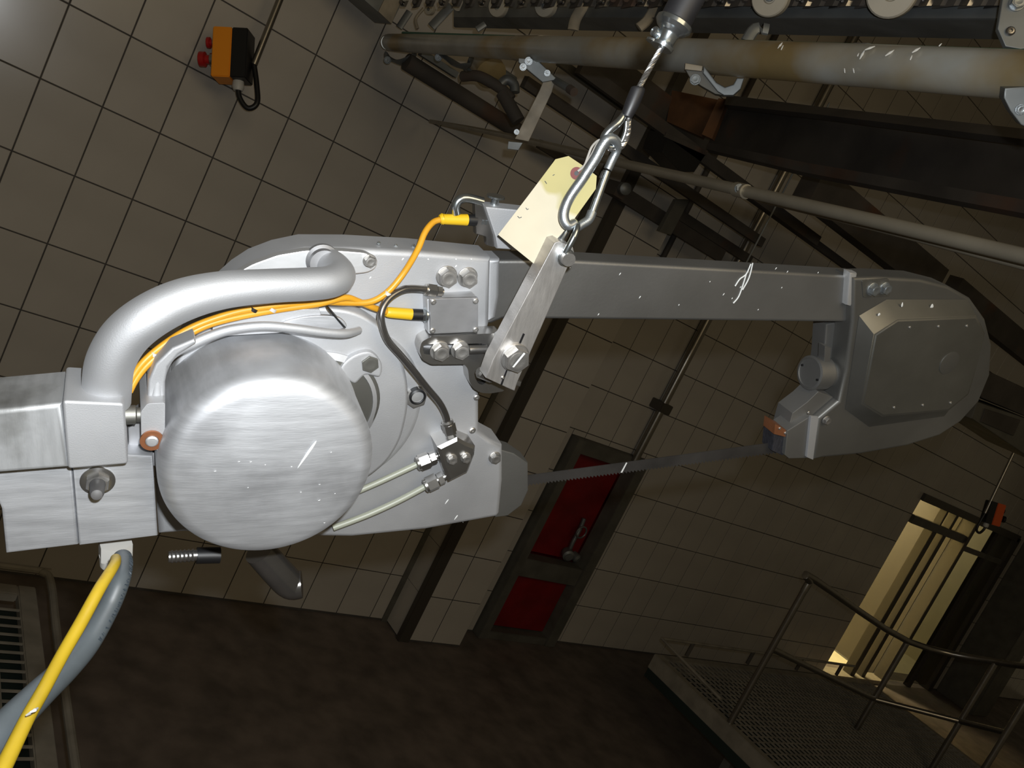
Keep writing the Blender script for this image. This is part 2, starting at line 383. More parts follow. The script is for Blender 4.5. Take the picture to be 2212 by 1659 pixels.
# ------------------------------------------------------------------ lit doorway and glazed panel
d1 = tag_struct(root('door_1', (9.45, YW, 0), 'lit open doorway with dark frame at the far right of the tiled wall', 'door'))
for k in ('label', 'category'): del d1[k]
bm = box_bm((8.76, 4.17, 2.14), (10.16, 4.32, 2.22)); mk('lintel', bm, 'doorf', d1)
box('transom_bar', 'frame', d1, (8.80, 4.18, 1.88), (10.12, 4.26, 1.97), .004)
box('frame_post', 'doorf', d1, (10.09, 4.16, 0), (10.17, 4.30, 2.15), .004)
box('frame_post', 'doorf', d1, (9.36, 4.20, 0), (9.46, 4.30, 1.88), .004); box('frame_post', 'doorf', d1, (9.62, 4.20, 0), (9.70, 4.30, 1.88), .004)
box('frame_post', 'doorf', d1, (9.42, 4.20, 1.97), (9.46, 4.28, 2.15), .002); box('frame_post', 'doorf', d1, (9.66, 4.20, 1.97), (9.72, 4.28, 2.15), .002)
box('sill', 'tan', d1, (8.80, 4.16, 0), (10.12, 4.32, .05))
w1 = tag_struct(root('window_1', (10.76, YW, 0), 'x', 'x'))
for k in ('label', 'category'): del w1[k]
box('glass_pane', 'glass', w1, (10.17, 4.21, .05), (11.36, 4.222, 2.15))
box('window_frame', 'doorf', w1, (11.30, 4.16, 0), (11.40, 4.30, 2.19), .004); box('window_frame', 'doorf', w1, (10.80, 4.18, 0), (10.86, 4.26, 2.15), .004)
box('window_frame', 'doorf', w1, (10.17, 4.16, 2.14), (11.36, 4.30, 2.22)); box('window_frame', 'frame', w1, (10.17, 4.18, 1.80), (11.36, 4.21, 1.86))
bm = bmesh.new()
for a, b_ in (((8.2, 7.3, -.05), (12.6, 7.4, 3)), ((8.1, 4.42, -.05), (8.2, 7.4, 3)), ((12.5, 4.42, -.05), (12.6, 7.4, 3)), ((8.2, 4.42, 2.9), (12.6, 7.4, 3)), ((8.2, 4.2, -.1), (12.6, 7.4, -.02))): box_bm(a, b_, bm)
side = tag_struct(mk('wall_side_room', bm, 'lit', None, smooth=False))
pz = tag_struct(box('light_partition', 'doorf', None, (10.115, 4.33, 0), (10.145, 7.3, 2.9)))  # partition added to keep the doorway light away from the glass side
# tile joints on the lit side-room wall
for i in range(14):
    for j in range(9):
        x0 = 8.22 + i * .31; z0 = j * .32
        if x0 > 12.1: continue
        box('tile', 'lit', side, (x0, 7.285, z0 + .003), (x0 + .304, 7.3, z0 + .317), 0, smooth=False)
light('side_room_lamp', 'AREA', (9.0, 5.2, 2.8), 220, (1, .86, .52), .9, (9.2, 7.3, 1.0), .3)
light('far_bay_fill', 'AREA', (11.2, 5.6, 2.8), 22, (1, .88, .6), .8, (11.2, 6.2, 0), .3)  # added fill that lightens the bay behind the dark glass
fx = root('window_reflection', (11.0, 6.6, 1.95), 'glowing panes added for the lit windows reflected in the far dark glass', 'reflection')  # panes added behind the glass to imitate reflections of lit windows
for dx, dz in ((0, 0), (.16, 0), (0, -.55), (.16, -.55)): box('reflected_pane', 'reflection', fx, (11.9 + dx, 6.9, 1.62 + dz), (11.99 + dx, 6.95, 1.92 + dz * .9), .003)
cb = tag_struct(box('trim_3', 'frame', None, (11.62, 3.72, 0), (12.1, YW, 3.2), .01))
# ------------------------------------------------------------------ platforms
PZ = .67
def grating(name, x0, x1, y0, y1, z, dx, dy, label, barw=.004):
    rt = root(name, ((x0 + x1) / 2, (y0 + y1) / 2, z), label, 'platform')
    e = .06; d = .10 if x0 > 2 else .035
    for a, b_ in (((x0, y0, z - d), (x0 + e, y1, z)), ((x1 - e, y0, z - d), (x1, y1, z)), ((x0 + e, y1 - e, z - d), (x1 - e, y1, z)), ((x0 + e, y0, z - d), (x1 - e, y0 + e, z))):
        box('edge_beam', 'grate', rt, a, b_, .004)
    bm = bmesh.new(); n = int((y1 - y0 - 2 * e) / dy)
    for i in range(1, n): y = y0 + e + i * dy; box_bm((x0 + e, y - barw / 2, z - .010), (x1 - e, y + barw / 2, z - .004), bm)
    mk('cross_bars', bm, 'grate', rt, kind='stuff', smooth=False)
    bm = bmesh.new(); n = int((x1 - x0 - 2 * e) / dx)
    for i in range(1, n): x = x0 + e + i * dx; box_bm((x - barw * .8, y0 + e, z - .012), (x + barw * .8, y1 - e, z - .003), bm)
    mk('bearing_bars', bm, 'grate', rt, kind='stuff', smooth=False)
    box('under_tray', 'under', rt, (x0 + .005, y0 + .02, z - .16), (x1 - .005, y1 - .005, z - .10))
    for x in (x0 + .9, x1 - .5):
        for y in (y0 + .1, y1 - .3): box('leg', 'grate', rt, (x - .03, y - .03, 0), (x + .03, y + .03, z - .1))
    return rt
gl = grating('grating_platform', -.75, .80, 1.3, 3.0, PZ, .052, .048, 'green-floored steel grating platform at the lower left, behind the cables', .007)
tube('toe_rail', 'grate', gl, [Vector((-.75, 3.08, PZ + .02)), Vector((.70, 3.08, PZ + .02)), Vector((.82, 3.07, PZ + .02)), Vector((.845, 2.98, PZ + .02)), Vector((.84, 2.6, PZ + .015)), Vector((.835, 1.3, PZ + .01))], .014, 5, 10)
gr = grating('grating_platform', 4.40, 7.2, 1.55, 3.08, PZ, .05, .048, 'dark steel grating platform with pipe handrail at the lower right', .006)
hr = root('handrail', (4.43, 2.43, PZ), 'bent steel pipe handrail on the right grating platform', 'railing')
def HR(x, y, Y): return aty(x, y, Y)
def atx(px, py, x): d = dirpx(px, py); return CAM + d * (x / d.x)
P1 = atz(1577, 1561, PZ); p1t = Vector((P1.x, P1.y, PZ + .96))
k2 = atz(1816, 1650, PZ); 
q2 = aty(1961, 1385, 2.44); p2b = Vector((q2.x, q2.y, PZ))
q3 = pix(2151, 1430, depth(q2) * .97); q4 = pix(2260, 1442, depth(q2) * .88)
def gp(nm, P, r=.019, k=4): return tube(nm, 'rail', hr, P, r, k, 12)
gp('top_rail', [Vector((p1t.x, p1t.y, p1t.z - .08)), Vector((p1t.x + .005, p1t.y, p1t.z - .02)), p1t + Vector((.04, 0, 0)), q2, q3, q4], .021)
gp('post', [P1, Vector((p1t.x, p1t.y, p1t.z - .08))], k=1)
gp('post', [Vector((q2.x, q2.y, PZ)), q2], k=1)
gp('post', [Vector((q3.x, q3.y, PZ)), q3], k=1)
gp('post', [Vector((q4.x, q4.y, PZ)), q4], k=1)
m1 = Vector((P1.x, P1.y, PZ + .50)); m2 = Vector((q2.x, q2.y, q2.z - .46)); m3 = Vector((q3.x, q3.y, q3.z - .46)); m4 = Vector((q4.x, q4.y, q4.z - .46))
for a, b_ in ((m1, m2), (m2, m3), (m3, m4)): gp('mid_rail', [a, b_], .018, 1)
tr = root('toe_rail', (4.4, 3.1, PZ), 'low flat toe rail around the back of the right platform', 'railing')
t0 = Vector((4.42, 3.10, PZ + .10))
for a, b_ in ((t0, Vector((6.9, 3.10, PZ + .10))), (t0, Vector((4.42, 2.55, PZ + .07)))): tube('rail_bar', 'grate', tr, [a, b_], .010, 1, 8)
for x in (4.75, 5.45, 6.1, 6.7): tube('stub', 'beam', tr, [Vector((x, 3.10, PZ)), Vector((x, 3.10, PZ + .10))], .014, 1, 8)

# ------------------------------------------------------------------ overhead steelwork behind the saw
def P3(*a): return pix(*a)
UP = Vector((0, 0, 1))
rp = root('rail_pipe', P3(850, 90, 3.9), 'thick galvanised overhead pipe rail, rust stained at its far end', 'pipe')
RPT = [(838, 92, 4.0), (850, 92, 3.95), (1000, 99, 3.02), (1116, 104, 2.60), (1300, 112, 2.12), (1500, 121, 1.86), (1800, 138, 1.55), (2167, 160, 1.30), (2330, 172, 1.2)]
RP = [P3(*q) for q in RPT]
rpr = [q[2] * s / FPX / 2 for q, s in zip(RPT, (30, 36, 43, 50, 62, 71, 85, 102, 110))]
tube('pipe_wall', 'galvr', rp, RP, rpr, 5, 28)
# green wear strip on top
gs = [P3(x, y, z) for x, y, z in ((870, 71, 3.8), (1116, 79, 2.60), (1500, 85.5, 1.86), (1800, 95, 1.55), (2167, 108, 1.30), (2330, 113, 1.2))]
tube('wear_strip', 'green', rp, gs, [.006, .004, .0025, .0025, .0025, .0025], 5, 6)
bm = bmesh.new()
for x, y, a, b_, z in ((1680, 105, 1690, 92, 1.66), (1687, 108, 1692, 98, 1.65), (1852, 122, 1855, 115, 1.50), (1857, 128, 1868, 108, 1.50), (1868, 108, 1890, 100, 1.49), (1912, 121, 1932, 108, 1.46), (1929, 116, 1934, 112, 1.46), (1970, 114, 1988, 103, 1.42), (1966, 130, 1970, 120, 1.42), (1824, 148, 1825, 158, 1.52), (1843, 148, 1845, 158, 1.51), (2028, 100, 2034, 94, 1.39), (1622, 108, 1625, 104, 1.72)):
    zz_ = z - .0395; tube_bm([P3(x, y, zz_), P3((x + a) / 2, (y + b_) / 2, zz_ - .001), P3(a, b_, zz_)], [.0008, .0022 if abs(x - a) > 8 else .0012, .0006], 6, bm=bm)
mk('splash_flecks', bm, 'white', rp, kind='stuff')
def sleeve(a, b_, s, m='tan'):
    A, B = P3(*a), P3(*b_); tube('sleeve', m, rp, [A, B], s, 1, 24)
sleeve((1118, 104, 2.6), (1168, 106, 2.46), .0375)
sleeve((1840, 140, 1.53), (1868, 141, 1.51), .0372, 'galvp')
hb = [
    ('pipe_bracket', [(832, 118, 3.95), (845, 128, 3.95), (866, 136, 3.92), (885, 130, 3.9), (897, 115, 3.9)], 8, 3.9, 'curled flat steel bracket under the far end of the pipe rail'),
    ('pipe_bracket', [(942, 112, 3.3), (958, 120, 3.3), (985, 138, 3.25), (1002, 146, 3.2), (1012, 140, 3.2), (1020, 122, 3.2)], 8, 3.3, 'curled flat steel bracket with a bolt, second from the far end of the pipe rail'),
]
for nm, pts, wd, z, lb in hb:
    rt = root(nm, P3(*pts[0]), lb, 'bracket')
    tube('strap', 'galvp', rt, [P3(*p) for p in pts], [(wd * z / FPX / 2, .03 if z < 3 else .04)] * len(pts), 5, 12, flat=tuple(RY))
    c = P3(pts[0][0] + (5 if z > 3 else -6), pts[0][1] + (12 if z > 3 else 26), z)
    hexbolt(rt, None, 0, 0, 0, 8, 'galvp', C=c, ax=-RZ + RY * .3)
rt = root('pipe_bracket', P3(1540, 165, 1.8), 'bent grey steel bracket under the pipe rail right of the wire rope', 'bracket')
FBk = Frame(P3(1540, 165, 1.8), RX, -RZ + RY * .2 - RX * .25)
slab('plate', 'frame', rt, FBk, [(1480, 150), (1520, 150), (1552, 196), (1564, 206), (1545, 203), (1515, 186), (1490, 168)], -.004, -.03, .002)
slab('tab', 'tan', rt, FBk, [(1480, 136), (1518, 142), (1516, 154), (1479, 150)], .004, -.01, .002)
slab('strap', 'galvp', rt, FBk, [(1520, 141), (1548, 178), (1566, 188), (1584, 182), (1592, 168), (1608, 168), (1600, 192), (1584, 206), (1564, 206), (1550, 198), (1518, 158)], .004, -.018, .003)
hexbolt(rt, FBk, 1502, 172, -.004, 12, 'galvp')
rt = root('pipe_bracket', P3(2190, 220, 1.25), 'grey welded steel bracket cut by the right edge of the photo', 'bracket')
FB = Frame(P3(2190, 220, 1.25), RX, -RZ * .9 + RY * .4 - RX * .3)
slab('plate', 'galvp', rt, FB, [(2170, 190), (2240, 185), (2240, 285), (2205, 270), (2182, 240), (2168, 212)], .0, -.03, .003)
hexbolt(rt, FB, 2205, 236, 0, 12, 'galv')
# hanger strap with clamp
hs = root('hanger_strap', P3(1180, 165, 2.5), 'long flat tan hanger strap dropping from the pipe rail sleeve', 'hanger')
FH2 = Frame(P3(1150, 230, 2.5), RX, -RZ + RY * .3)
slab('strap', 'tan', hs, FH2, [(1175, 172), (1200, 172), (1192, 200), (1142, 306), (1112, 300), (1165, 196)], 0, -.012, .002)
slab('cleat', 'galvp', hs, FH2, [(1120, 125), (1160, 128), (1205, 172), (1172, 178), (1120, 135)], .01, -.02, .003)
for x, y, r in ((1142, 132, 9), (1182, 158, 7), (1130, 145, 8), (1116, 285, 6)): hexbolt(hs, FH2, x, y, .01, r, 'galv')
slab('foot', 'galvp', hs, FH2, [(1098, 305), (1130, 308), (1120, 325), (1096, 322)], .01, -.02, .002)
bs = root('roller_pin', P3(1215, 180, 2.45), 'short white-ended steel pin beside the tan hanger strap', 'pin')
tube('shaft', 'galvp', bs, [P3(1190, 168, 2.5), P3(1232, 193, 2.42)], .011, 1, 12); tube('tip', 'beam', bs, [P3(1230, 192, 2.42), P3(1240, 199, 2.40)], .013, 1, 12)
# thin rods
tr = root('thin_pipe', P3(930, 262, 3.9), 'long thin steel pipe crossing from the wall toward the right edge', 'pipe')
TP = [(930, 262, 4.3), (1085, 291, 3.3), (1340, 352, 2.25), (1600, 411, 1.72), (1900, 480, 1.38), (2240, 560, 1.12)]
tube('pipe_run', 'rod', tr, [P3(*q) for q in TP], [.0095, .011, .012, .012, .0115, .011], 5, 16)
hexbolt(tr, None, 0, 0, 0, 11, 'galvp', C=P3(1597, 408, 1.71), ax=-RZ, name='collar')
tube('collar', 'rod', tr, [P3(1590, 409, 1.735), P3(1612, 414, 1.70)], .0150, 1, 16)
tp2 = root('thin_pipe', P3(1700, 440, 1.7), 'second thin steel pipe running just under the long thin one', 'pipe')
tube('pipe_run', 'rod', tp2, [P3(1640, 428, 1.78), P3(1900, 491, 1.45), P3(2240, 578, 1.18)], .0085, 4, 12)
# channel beam with rollers and chain
cbm = root('channel_beam', P3(1500, 50, 2.0), 'grey steel channel beam above the pipe rail', 'beam')
def quadbar(parent, name, m, top, bot, t):
    bm = bmesh.new(); n = len(top); V = []
    for a, b_ in zip(top, bot):
        A, B = P3(*a), P3(*b_); V.append([bm.verts.new(q) for q in (A, B, B + Vector((t, t * .3, 0)), A + Vector((t, t * .3, 0)))])
    for p, q in zip(V, V[1:]):
        for k in range(4): bm.faces.new((p[k], p[(k + 1) % 4], q[(k + 1) % 4], q[k]))
    bm.faces.new(V[0]); bm.faces.new(list(reversed(V[-1]))); return mk(name, bm, m, parent)
zs = [(980, 3.6), (1200, 2.75), (1500, 2.15), (1850, 1.75), (2160, 1.5)]
quadbar(cbm, 'web', 'galvp', [(x, -60 - (x - 980) * .03, z + .1) for x, z in zs], [(x, 38 + (x - 980) * .002, z) for x, z in zs], .01)
quadbar(cbm, 'lower_flange', 'galvp', [(x, 37 + (x - 980) * .002, z - .01) for x, z in zs], [(x, 57 + (x - 980) * .019, z + .13) for x, z in zs], .01)
rolls = [(926, 20, 3.9, 11), (990, 10, 3.55, 14), (1074, 14, 3.1, 22), (1176, 12, 2.75, 24), (1663, -6, 1.86, 40), (1926, -16, 1.62, 52)]
for i, (x, y, z, r) in enumerate(rolls):
    lb = ['small dim roller at the far end of the overhead conveyor', 'dim roller second from the far end of the overhead conveyor', 'cream roller disc left of the tan cleat on the conveyor', 'cream roller disc above the tan sleeve of the pipe rail', 'cream roller disc just right of the black hose', 'largest cream roller disc, at the top right edge'][i]
    rt = root('roller', P3(x, y, z), lb, 'roller', 'conveyor rollers'); ax = (-RZ * .80 - RX * .52 + RY * .30).normalized(); R_ = r * z / FPX
    lathe('disc', 'roller', rt, P3(x, y, z), ax, [(R_, -.022), (R_, 0), (R_ * .93, .004), (R_ * .35, .004), (R_ * .3, -.002), (0, -.002)], 32)
    lathe('hub', 'galvp', rt, P3(x, y, z), ax, [(R_ * .22, -.05), (R_ * .22, .006), (0, .008)], 16)
ch = root('conveyor_chain', P3(1400, 0, 2.0), 'dark greasy conveyor chain along the top edge', 'chain')
n = 46
for i in range(n):
    t = i / (n - 1); x = 870 + t * 1290; z = 1 / ((1 - t) / 3.6 + t / 1.5); y = 8 - 12 * t
    c = P3(x, y, z); d = (P3(x + 8, y - .1, 1 / ((1 - t - .01) / 3.6 + (t + .01) / 1.5)) - c).normalized(); s = .030
    bm = plank_bm(c - d * s, c + d * s, UP, RX, .028 + .012 * (i % 2), .028, .012)
    lathe_bm(c - d * s * .6 - RZ * .012, -RZ, [(.010, -.01), (.010, .006), (.006, .010), (0, .011)], 8, bm)
    mk('link', bm, 'beam' if i % 3 else 'dark', ch)
ep = root('end_plate', P3(2190, 40, 1.35), 'bolted grey end plate of the conveyor in the top right corner', 'plate')
FE = Frame(P3(2180, 50, 1.35), RX, -RZ - RX * .2)
slab('plate', 'galvp', ep, FE, [(2168, -20), (2250, -20), (2250, 100), (2205, 106), (2172, 100), (2155, 62)], 0, -.01, .002)
hexbolt(ep, FE, 2196, 8, 0, 17, 'galv'); screw(ep, FE, 2182, 68, 0, 10, 'dark')
# clutter between beam and pipe: conveyor carriers
for i, (pts, wd, m, lb) in enumerate([
        ([(862, 60, 3.9), (885, 25, 3.9)], 16, 'galvp', 'small grey carrier bar near the far wall end of the conveyor'),
        ([(932, 58, 3.7), (975, 12, 3.7)], 20, 'galvp', 'broad grey carrier arm left of the rollers'),
        ([(902, 62, 3.8), (898, 40, 3.8), (915, 18, 3.8)], 7, 'tan', 'thin curved carrier hook beside the broad arm'),
        ([(1238, 65, 2.6), (1244, 40, 2.6), (1265, 5, 2.6)], 24, 'tan', 'tan conveyor carrier hanging beside the channel beam'),
        ([(1380, 60, 2.3), (1400, 42, 2.3), (1420, 5, 2.3)], 22, 'tan', 'bent tan conveyor carrier left of the black hose'),
        ([(1612, 90, 1.9), (1632, 62, 1.9), (1660, 64, 1.9)], 26, 'galvp', 'grey saddle clip on top of the pipe rail'),
        ([(1030, 64, 3.0), (1048, 52, 3.0)], 14, 'galvp', 'small grey clip on the pipe rail under the rollers')]):
    rt = root('conveyor_carrier', P3(*pts[0]), lb, 'bracket'); z = pts[0][2]
    tube('arm', m, rt, [P3(*p) for p in pts], [(wd * z / FPX / 2, .006)] * len(pts), 4, 10, flat=tuple(RX))
# wall-side corner beam top left of the rails
wb = root('wall_beam', P3(790, 10, 4.1), 'grey wall mounted beam end at the top, left of the pipe rail', 'beam')
FW = Frame((0, 3.95, 0), (1, 0, 0), (0, -1, 0))
slab('flange', 'galvp', wb, FW, [(735, -45), (846, 52), (862, 20), (880, -40)], .05, -.15, .004)
slab('cap', 'tan', wb, FW, [(818, 25), (846, 52), (880, -30), (850, -40)], .06, .05, .002)
# diagonal bars parallel to the wall
def hbar(name, pts, wpx, y, m, label, cat='beam', round_=False, t=.04):
    A = aty(*pts[0], y); B = aty(*pts[1], y); B = Vector((B.x, B.y, (A.z + B.z) / 2)); A = Vector((A.x, A.y, B.z))
    h = wpx * depth((A + B) / 2) / FPX; rt = root(name, A, label, cat)
    if round_: tube('bar', m, rt, [A, B], h / 2, 1, 18)
    else: mk('bar', plank_bm(A, B, UP, Vector((0, 1, 0)), h, h, t), m, rt, smooth=False)
    return rt
hbar('cross_pipe', [(880, 128), (1120, 290)], 36, 3.80, 'beam', 'dark round cross pipe under the far end of the pipe rail', 'pipe', True)
hbar('cross_angle', [(912, 116), (990, 160)], 13, 3.70, 'galvp', 'short light angle bar above the dark cross pipe')
hbar('cross_beam', [(1150, 150), (1640, 545)], 22, 3.6, 'beam', 'long dark cross beam running down right behind the carabiner')
hbar('cross_beam', [(1270, 120), (1760, 540)], 24, 3.3, 'beam', 'dark rusty cross beam passing above the black guard box')
hbar('cross_beam', [(1330, 400), (1560, 560)], 30, 3.9, 'beam', 'lower dark cross beam just above the saw arm')
hbar('cross_beam', [(1470, 455), (1620, 570)], 20, 3.9, 'beam', 'short dark cross beam above the middle of the saw arm')
hbar('cross_beam', [(1180, 290), (1480, 530)], 17, 4.0, 'beam', 'slim dark cross beam close to the wall behind the carabiner')
hbar('cross_beam', [(1610, 400), (1850, 600)], 16, 3.4, 'beam', 'slim dark cross beam under the thin pipe collar')
hbar('cross_beam', [(1770, 392), (2030, 620)], 76, 3.0, 'beam', 'broad dark cross beam above the saw tip housing', t=.12)
hbar('cross_beam', [(2060, 640), (2260, 770)], 52, 3.2, 'beam', 'broad dark beam behind the top right of the saw tip', t=.10)
hbar('cross_pipe', [(1040, 130), (1110, 175)], 22, 3.75, 'galvp', 'short bright pipe stub beside the dark cross pipe', 'pipe', True)
bx = root('guard_box', aty(1470, 320, 3.4), 'square black guard box hanging between the cross beams', 'box')
FG = Frame((0, 3.3, 0), (1, 0, 0), (0, -1, 0))
slab('box_shell', 'black', bx, FG, [(1444, 290), (1528, 330), (1500, 372), (1470, 372), (1430, 330)], 0, -.15, .004); slab('lip', 'beam', bx, FG, [(1440, 286), (1530, 326), (1526, 336), (1436, 296)], .01, -.0, .002)
lc = root('limit_switch', aty(1350, 408, 3.9), 'small round grey fitting on the cross beam right of the carabiner', 'fitting')
lathe('cap', 'galvp', lc, aty(1352, 408, 3.8), (-.3, -1, 0), [(.035, -.1), (.035, 0), (.02, .008), (0, .008)], 20); box('mount', 'beam', lc, aty(1338, 415, 3.85) - Vector((.03, 0, .03)), aty(1338, 415, 3.85) + Vector((.05, .1, .05)))
vc = root('vertical_bracket', aty(1490, 450, 3.8), 'grey vertical bracket joining two cross beams', 'bracket')
slab('plate', 'frame', vc, Frame((0, 3.75, 0), (1, 0, 0), (0, -1, 0)), [(1462, 432), (1490, 432), (1450, 508), (1425, 500)], 0, -.03, .003)
S2 = root('drive_motor', P3(1050, 150, 3.5), 'dark drive motor hanging under the pipe rail near the wall', 'motor')
lathe('motor_can', 'galvr', S2, P3(1048, 138, 3.5), (P3(1075, 185, 3.4) - P3(1048, 138, 3.5)), [(.06, -.02), (.065, 0), (.065, .08), (.03, .09), (0, .09)], 28)
tube('flange_ring', 'beam', S2, [P3(1000, 165, 3.45), P3(1035, 165, 3.4), P3(1080, 190, 3.4), P3(1105, 215, 3.4)], .022, 5, 12)
tube('elbow', 'galvp', S2, [P3(1082, 182, 3.4), P3(1095, 172, 3.4), P3(1110, 182, 3.4), P3(1112, 200, 3.4)], .020, 5, 14)
tube('shaft', 'beam', S2, [P3(1085, 200, 3.4), P3(1120, 262, 3.4)], .028, 2, 14)
hbar('cross_beam', [(1285, 138), (1560, 318)], 62, 3.7, 'beam', 'broad sooty cross beam ending behind the rusty end plate', t=.10)
hbar('cross_beam', [(1215, 130), (1345, 235)], 16, 3.95, 'frame', 'short grey cross bar high on the wall behind the rope sleeve')
# big dark I beam running toward the camera
ib = root('i_beam', P3(1560, 260, 4.3), 'big dark sooty I beam crossing the upper right', 'beam')
def ribbon(parent, name, m, top, bot, t=.02): return quadbar(parent, name, m, top, bot, t)
ribbon(ib, 'web', 'beam', [(1560, 222, 4.4), (1767, 246, 3.6), (2240, 300, 2.6)], [(1530, 312, 4.4), (1740, 352, 3.6), (2240, 445, 2.6)])
ribbon(ib, 'top_flange', 'beam', [(1570, 205, 4.3), (1767, 230, 3.5), (2240, 281, 2.5)], [(1565, 226, 4.2), (1767, 247, 3.4), (2240, 304, 2.4)], .05)
ribbon(ib, 'bottom_flange', 'beam', [(1530, 308, 4.2), (1740, 351, 3.4), (2240, 436, 2.4)], [(1526, 322, 4.2), (1736, 372, 3.4), (2240, 466, 2.4)], .05)
ribbon(ib, 'end_plate', 'rust', [(1552, 212, 4.3), (1572, 214, 4.3)], [(1516, 290, 4.3), (1538, 300, 4.3)], .03)
ribbon(ib, 'end_stub', 'rust', [(1452, 195, 4.6), (1550, 215, 4.4)], [(1440, 262, 4.6), (1516, 296, 4.4)], .03)
cd_ = root('thin_conduit', P3(1790, 225, 3.3), 'thin pale vertical rod hanging in front of the I beam', 'rod')
tube('rod', 'galvp', cd_, [aty(1792, 222, 2.6), aty(1792, 222, 2.6) + Vector((0, 0, -.95))], .004, 1, 8)
# far right machine box
mb = root('machine_box', P3(2150, 900, 4.5), 'dark machine housing half hidden behind the right tip of the saw', 'machine')
FM = Frame(P3(2150, 890, 4.6), (1, 0, 0), (0, -1, 0))
slab('housing', 'beam', mb, FM, [(2110, 790), (2240, 850), (2240, 910), (2120, 860)], .0, -.3, .01)
slab('base', 'frame', mb, FM, [(2112, 868), (2240, 912), (2240, 1000), (2100, 905)], .02, -.3, .01); slab('door', 'beam', mb, FM, [(2130, 884), (2205, 908), (2190, 942), (2120, 912)], .03, .02, .004)

# ------------------------------------------------------------------ stop boxes
def stopbox(name, C, s, label, tilt, body, pole_top, btn=True, yaw=0.):
    """orange and black stop box: C centre, s height, hung on a pole"""
    rt = root(name, C, label, 'switch')
    F_ = Frame(C, RX * math.cos(tilt) + RY * math.sin(tilt) , -RZ)
    def bxx(nm, m, a, b_, bev=.004):
        bm = box_bm([q * s for q in a], [q * s for q in b_], None, bev); bm.transform(Frame(C, F_.u * math.cos(yaw) + F_.n * math.sin(yaw), F_.n * math.cos(yaw) - F_.u * math.sin(yaw)).M); return mk(nm, bm, m, rt)
    bxx('base', 'black', (.0, -.5, -.24), (.32, .5, .24)); bxx('cover', body, (-.38, -.5, -.24), (.0, .5, .24))
    Fy = Frame(C, F_.u * math.cos(yaw) + F_.n * math.sin(yaw), F_.n * math.cos(yaw) - F_.u * math.sin(yaw))
    for yy, r, l, nm in ((-.12, .15, .30, 'mushroom_button'), (.22, .11, .16, 'push_button')):
        c = Fy.M @ Vector((-.38 * s, yy * s, .08 * s)); lathe(nm, 'redbtn' if btn else 'black', rt, c, -Fy.u, [(r * .6 * s, 0), (r * .6 * s, l * s * .55), (r * s, l * s * .6), (r * s, l * s * .95), (r * .6 * s, l * s), (0, l * s)], 20)
        lathe('collar', 'steel', rt, c, -Fy.u, [(r * .85 * s, 0), (r * .85 * s, l * .22 * s), (0, l * .22 * s)], 20)
    g = Fy.M @ Vector((.10 * s, -.5 * s, 0)); lathe('cable_gland', 'whitep', rt, g, -Fy.v, [(.11 * s, 0), (.12 * s, .12 * s), (.09 * s, .19 * s), (0, .19 * s)], 18)
    e = Fy.M @ Vector((.36 * s, -.1 * s, -.12 * s))
    tube('hose_loop', 'black', rt, [g, Fy.M @ Vector((.13 * s, -.8 * s, 0)), Fy.M @ Vector((.30 * s, -1.02 * s, -.03 * s)), Fy.M @ Vector((.48 * s, -.90 * s, -.06 * s)), Fy.M @ Vector((.44 * s, -.5 * s, -.1 * s)), e], .055 * s, 6, 12)
    tube('pole', 'rail', rt, [e, pole_top], .07 * s, 1, 16)
    return rt
c1 = aty(507, 122, 4.0); stopbox('stop_switch', c1, .215, 'orange and black stop switch box with red buttons on a pendant pole', .05, 'orange', aty(612, -20, 4.03))
c2 = P3(2143, 1108, 6.4); stopbox('stop_switch', c2, .17, 'distant red-orange stop switch box hanging near the lit doorway', .30, 'orange2', P3(2215, 925, 6.35), btn=False, yaw=math.pi)

# ================================================================== THE SAW
def camv(x, y, z): return RX * x + RY * y + RZ * z
uS = camv(.90720921, -.01001335, .42056056); nS = camv(.37611334, .46712483, -.80020819)
Of = CAM + dirpx(588, 1022) * .72; HM = .108
OS = Of - nS * HM; OS = Frame(OS, uS, nS).w(1106, 829.5, 0)
FS = Frame(OS, uS, nS)
saw = root('band_saw', OS, 'large grey aluminium splitting band saw hanging across the whole picture', 'saw', Mx=FS.M)
def S(nm, m, pts, h1, h0, bevel=.002, par=None, **kw): return slab(nm, m, par or saw, FS, pts, h1, h0, bevel, **kw)
def w3(*a): return FS.w(*a)
def rm(px, P): return px * depth(P) / FPX
body = S('gearbox_body', 'alu', [(332, 1000), (345, 880), (372, 790), (420, 700), (470, 630), (510, 594), (548, 569), (600, 549), (660, 536), (760, 536), (900, 543), (1062, 558), (1058, 700), (1036, 800), (1036, 930), (1060, 950), (1087, 964), (1087, 1040), (1080, 1110), (1074, 1118), (919, 1146), (760, 1162), (600, 1160), (395, 1152), (343, 1156)], 0, -.038, .006, seg=4)
arm = S('blade_arm', 'arm', [(1050, 562), (1230, 562), (1500, 577), (1860, 597), (1860, 697), (1500, 693), (1180, 690), (1085, 690), (1062, 700), (1050, 700)], -.012, -.040, .004, seg=4)
S('arm_fillet', 'alu', [(1050, 560), (1082, 561), (1080, 640), (1072, 688), (1050, 700)], -.004, -.03, .005, seg=4)
tip = S('tip_housing', 'tip', [(1843, 600), (1900, 598), (1990, 603), (2050, 618), (2098, 645), (2130, 690), (2144, 745), (2140, 810), (2116, 868), (2076, 912), (2030, 942), (1960, 964), (1860, 982), (1775, 990), (1757, 994), (1768, 905), (1812, 868), (1828, 800), (1841, 696)], 0, -.030, .005, seg=4)
S('lit_step_face', 'polish', [(1836, 588), (1853, 590), (1846, 640), (1842, 664), (1830, 660), (1833, 620)], -.003, -.014, .003, label='step side face, its flash brightness put into the metal colour')  # brighter metal stands in for flash on the step's side face
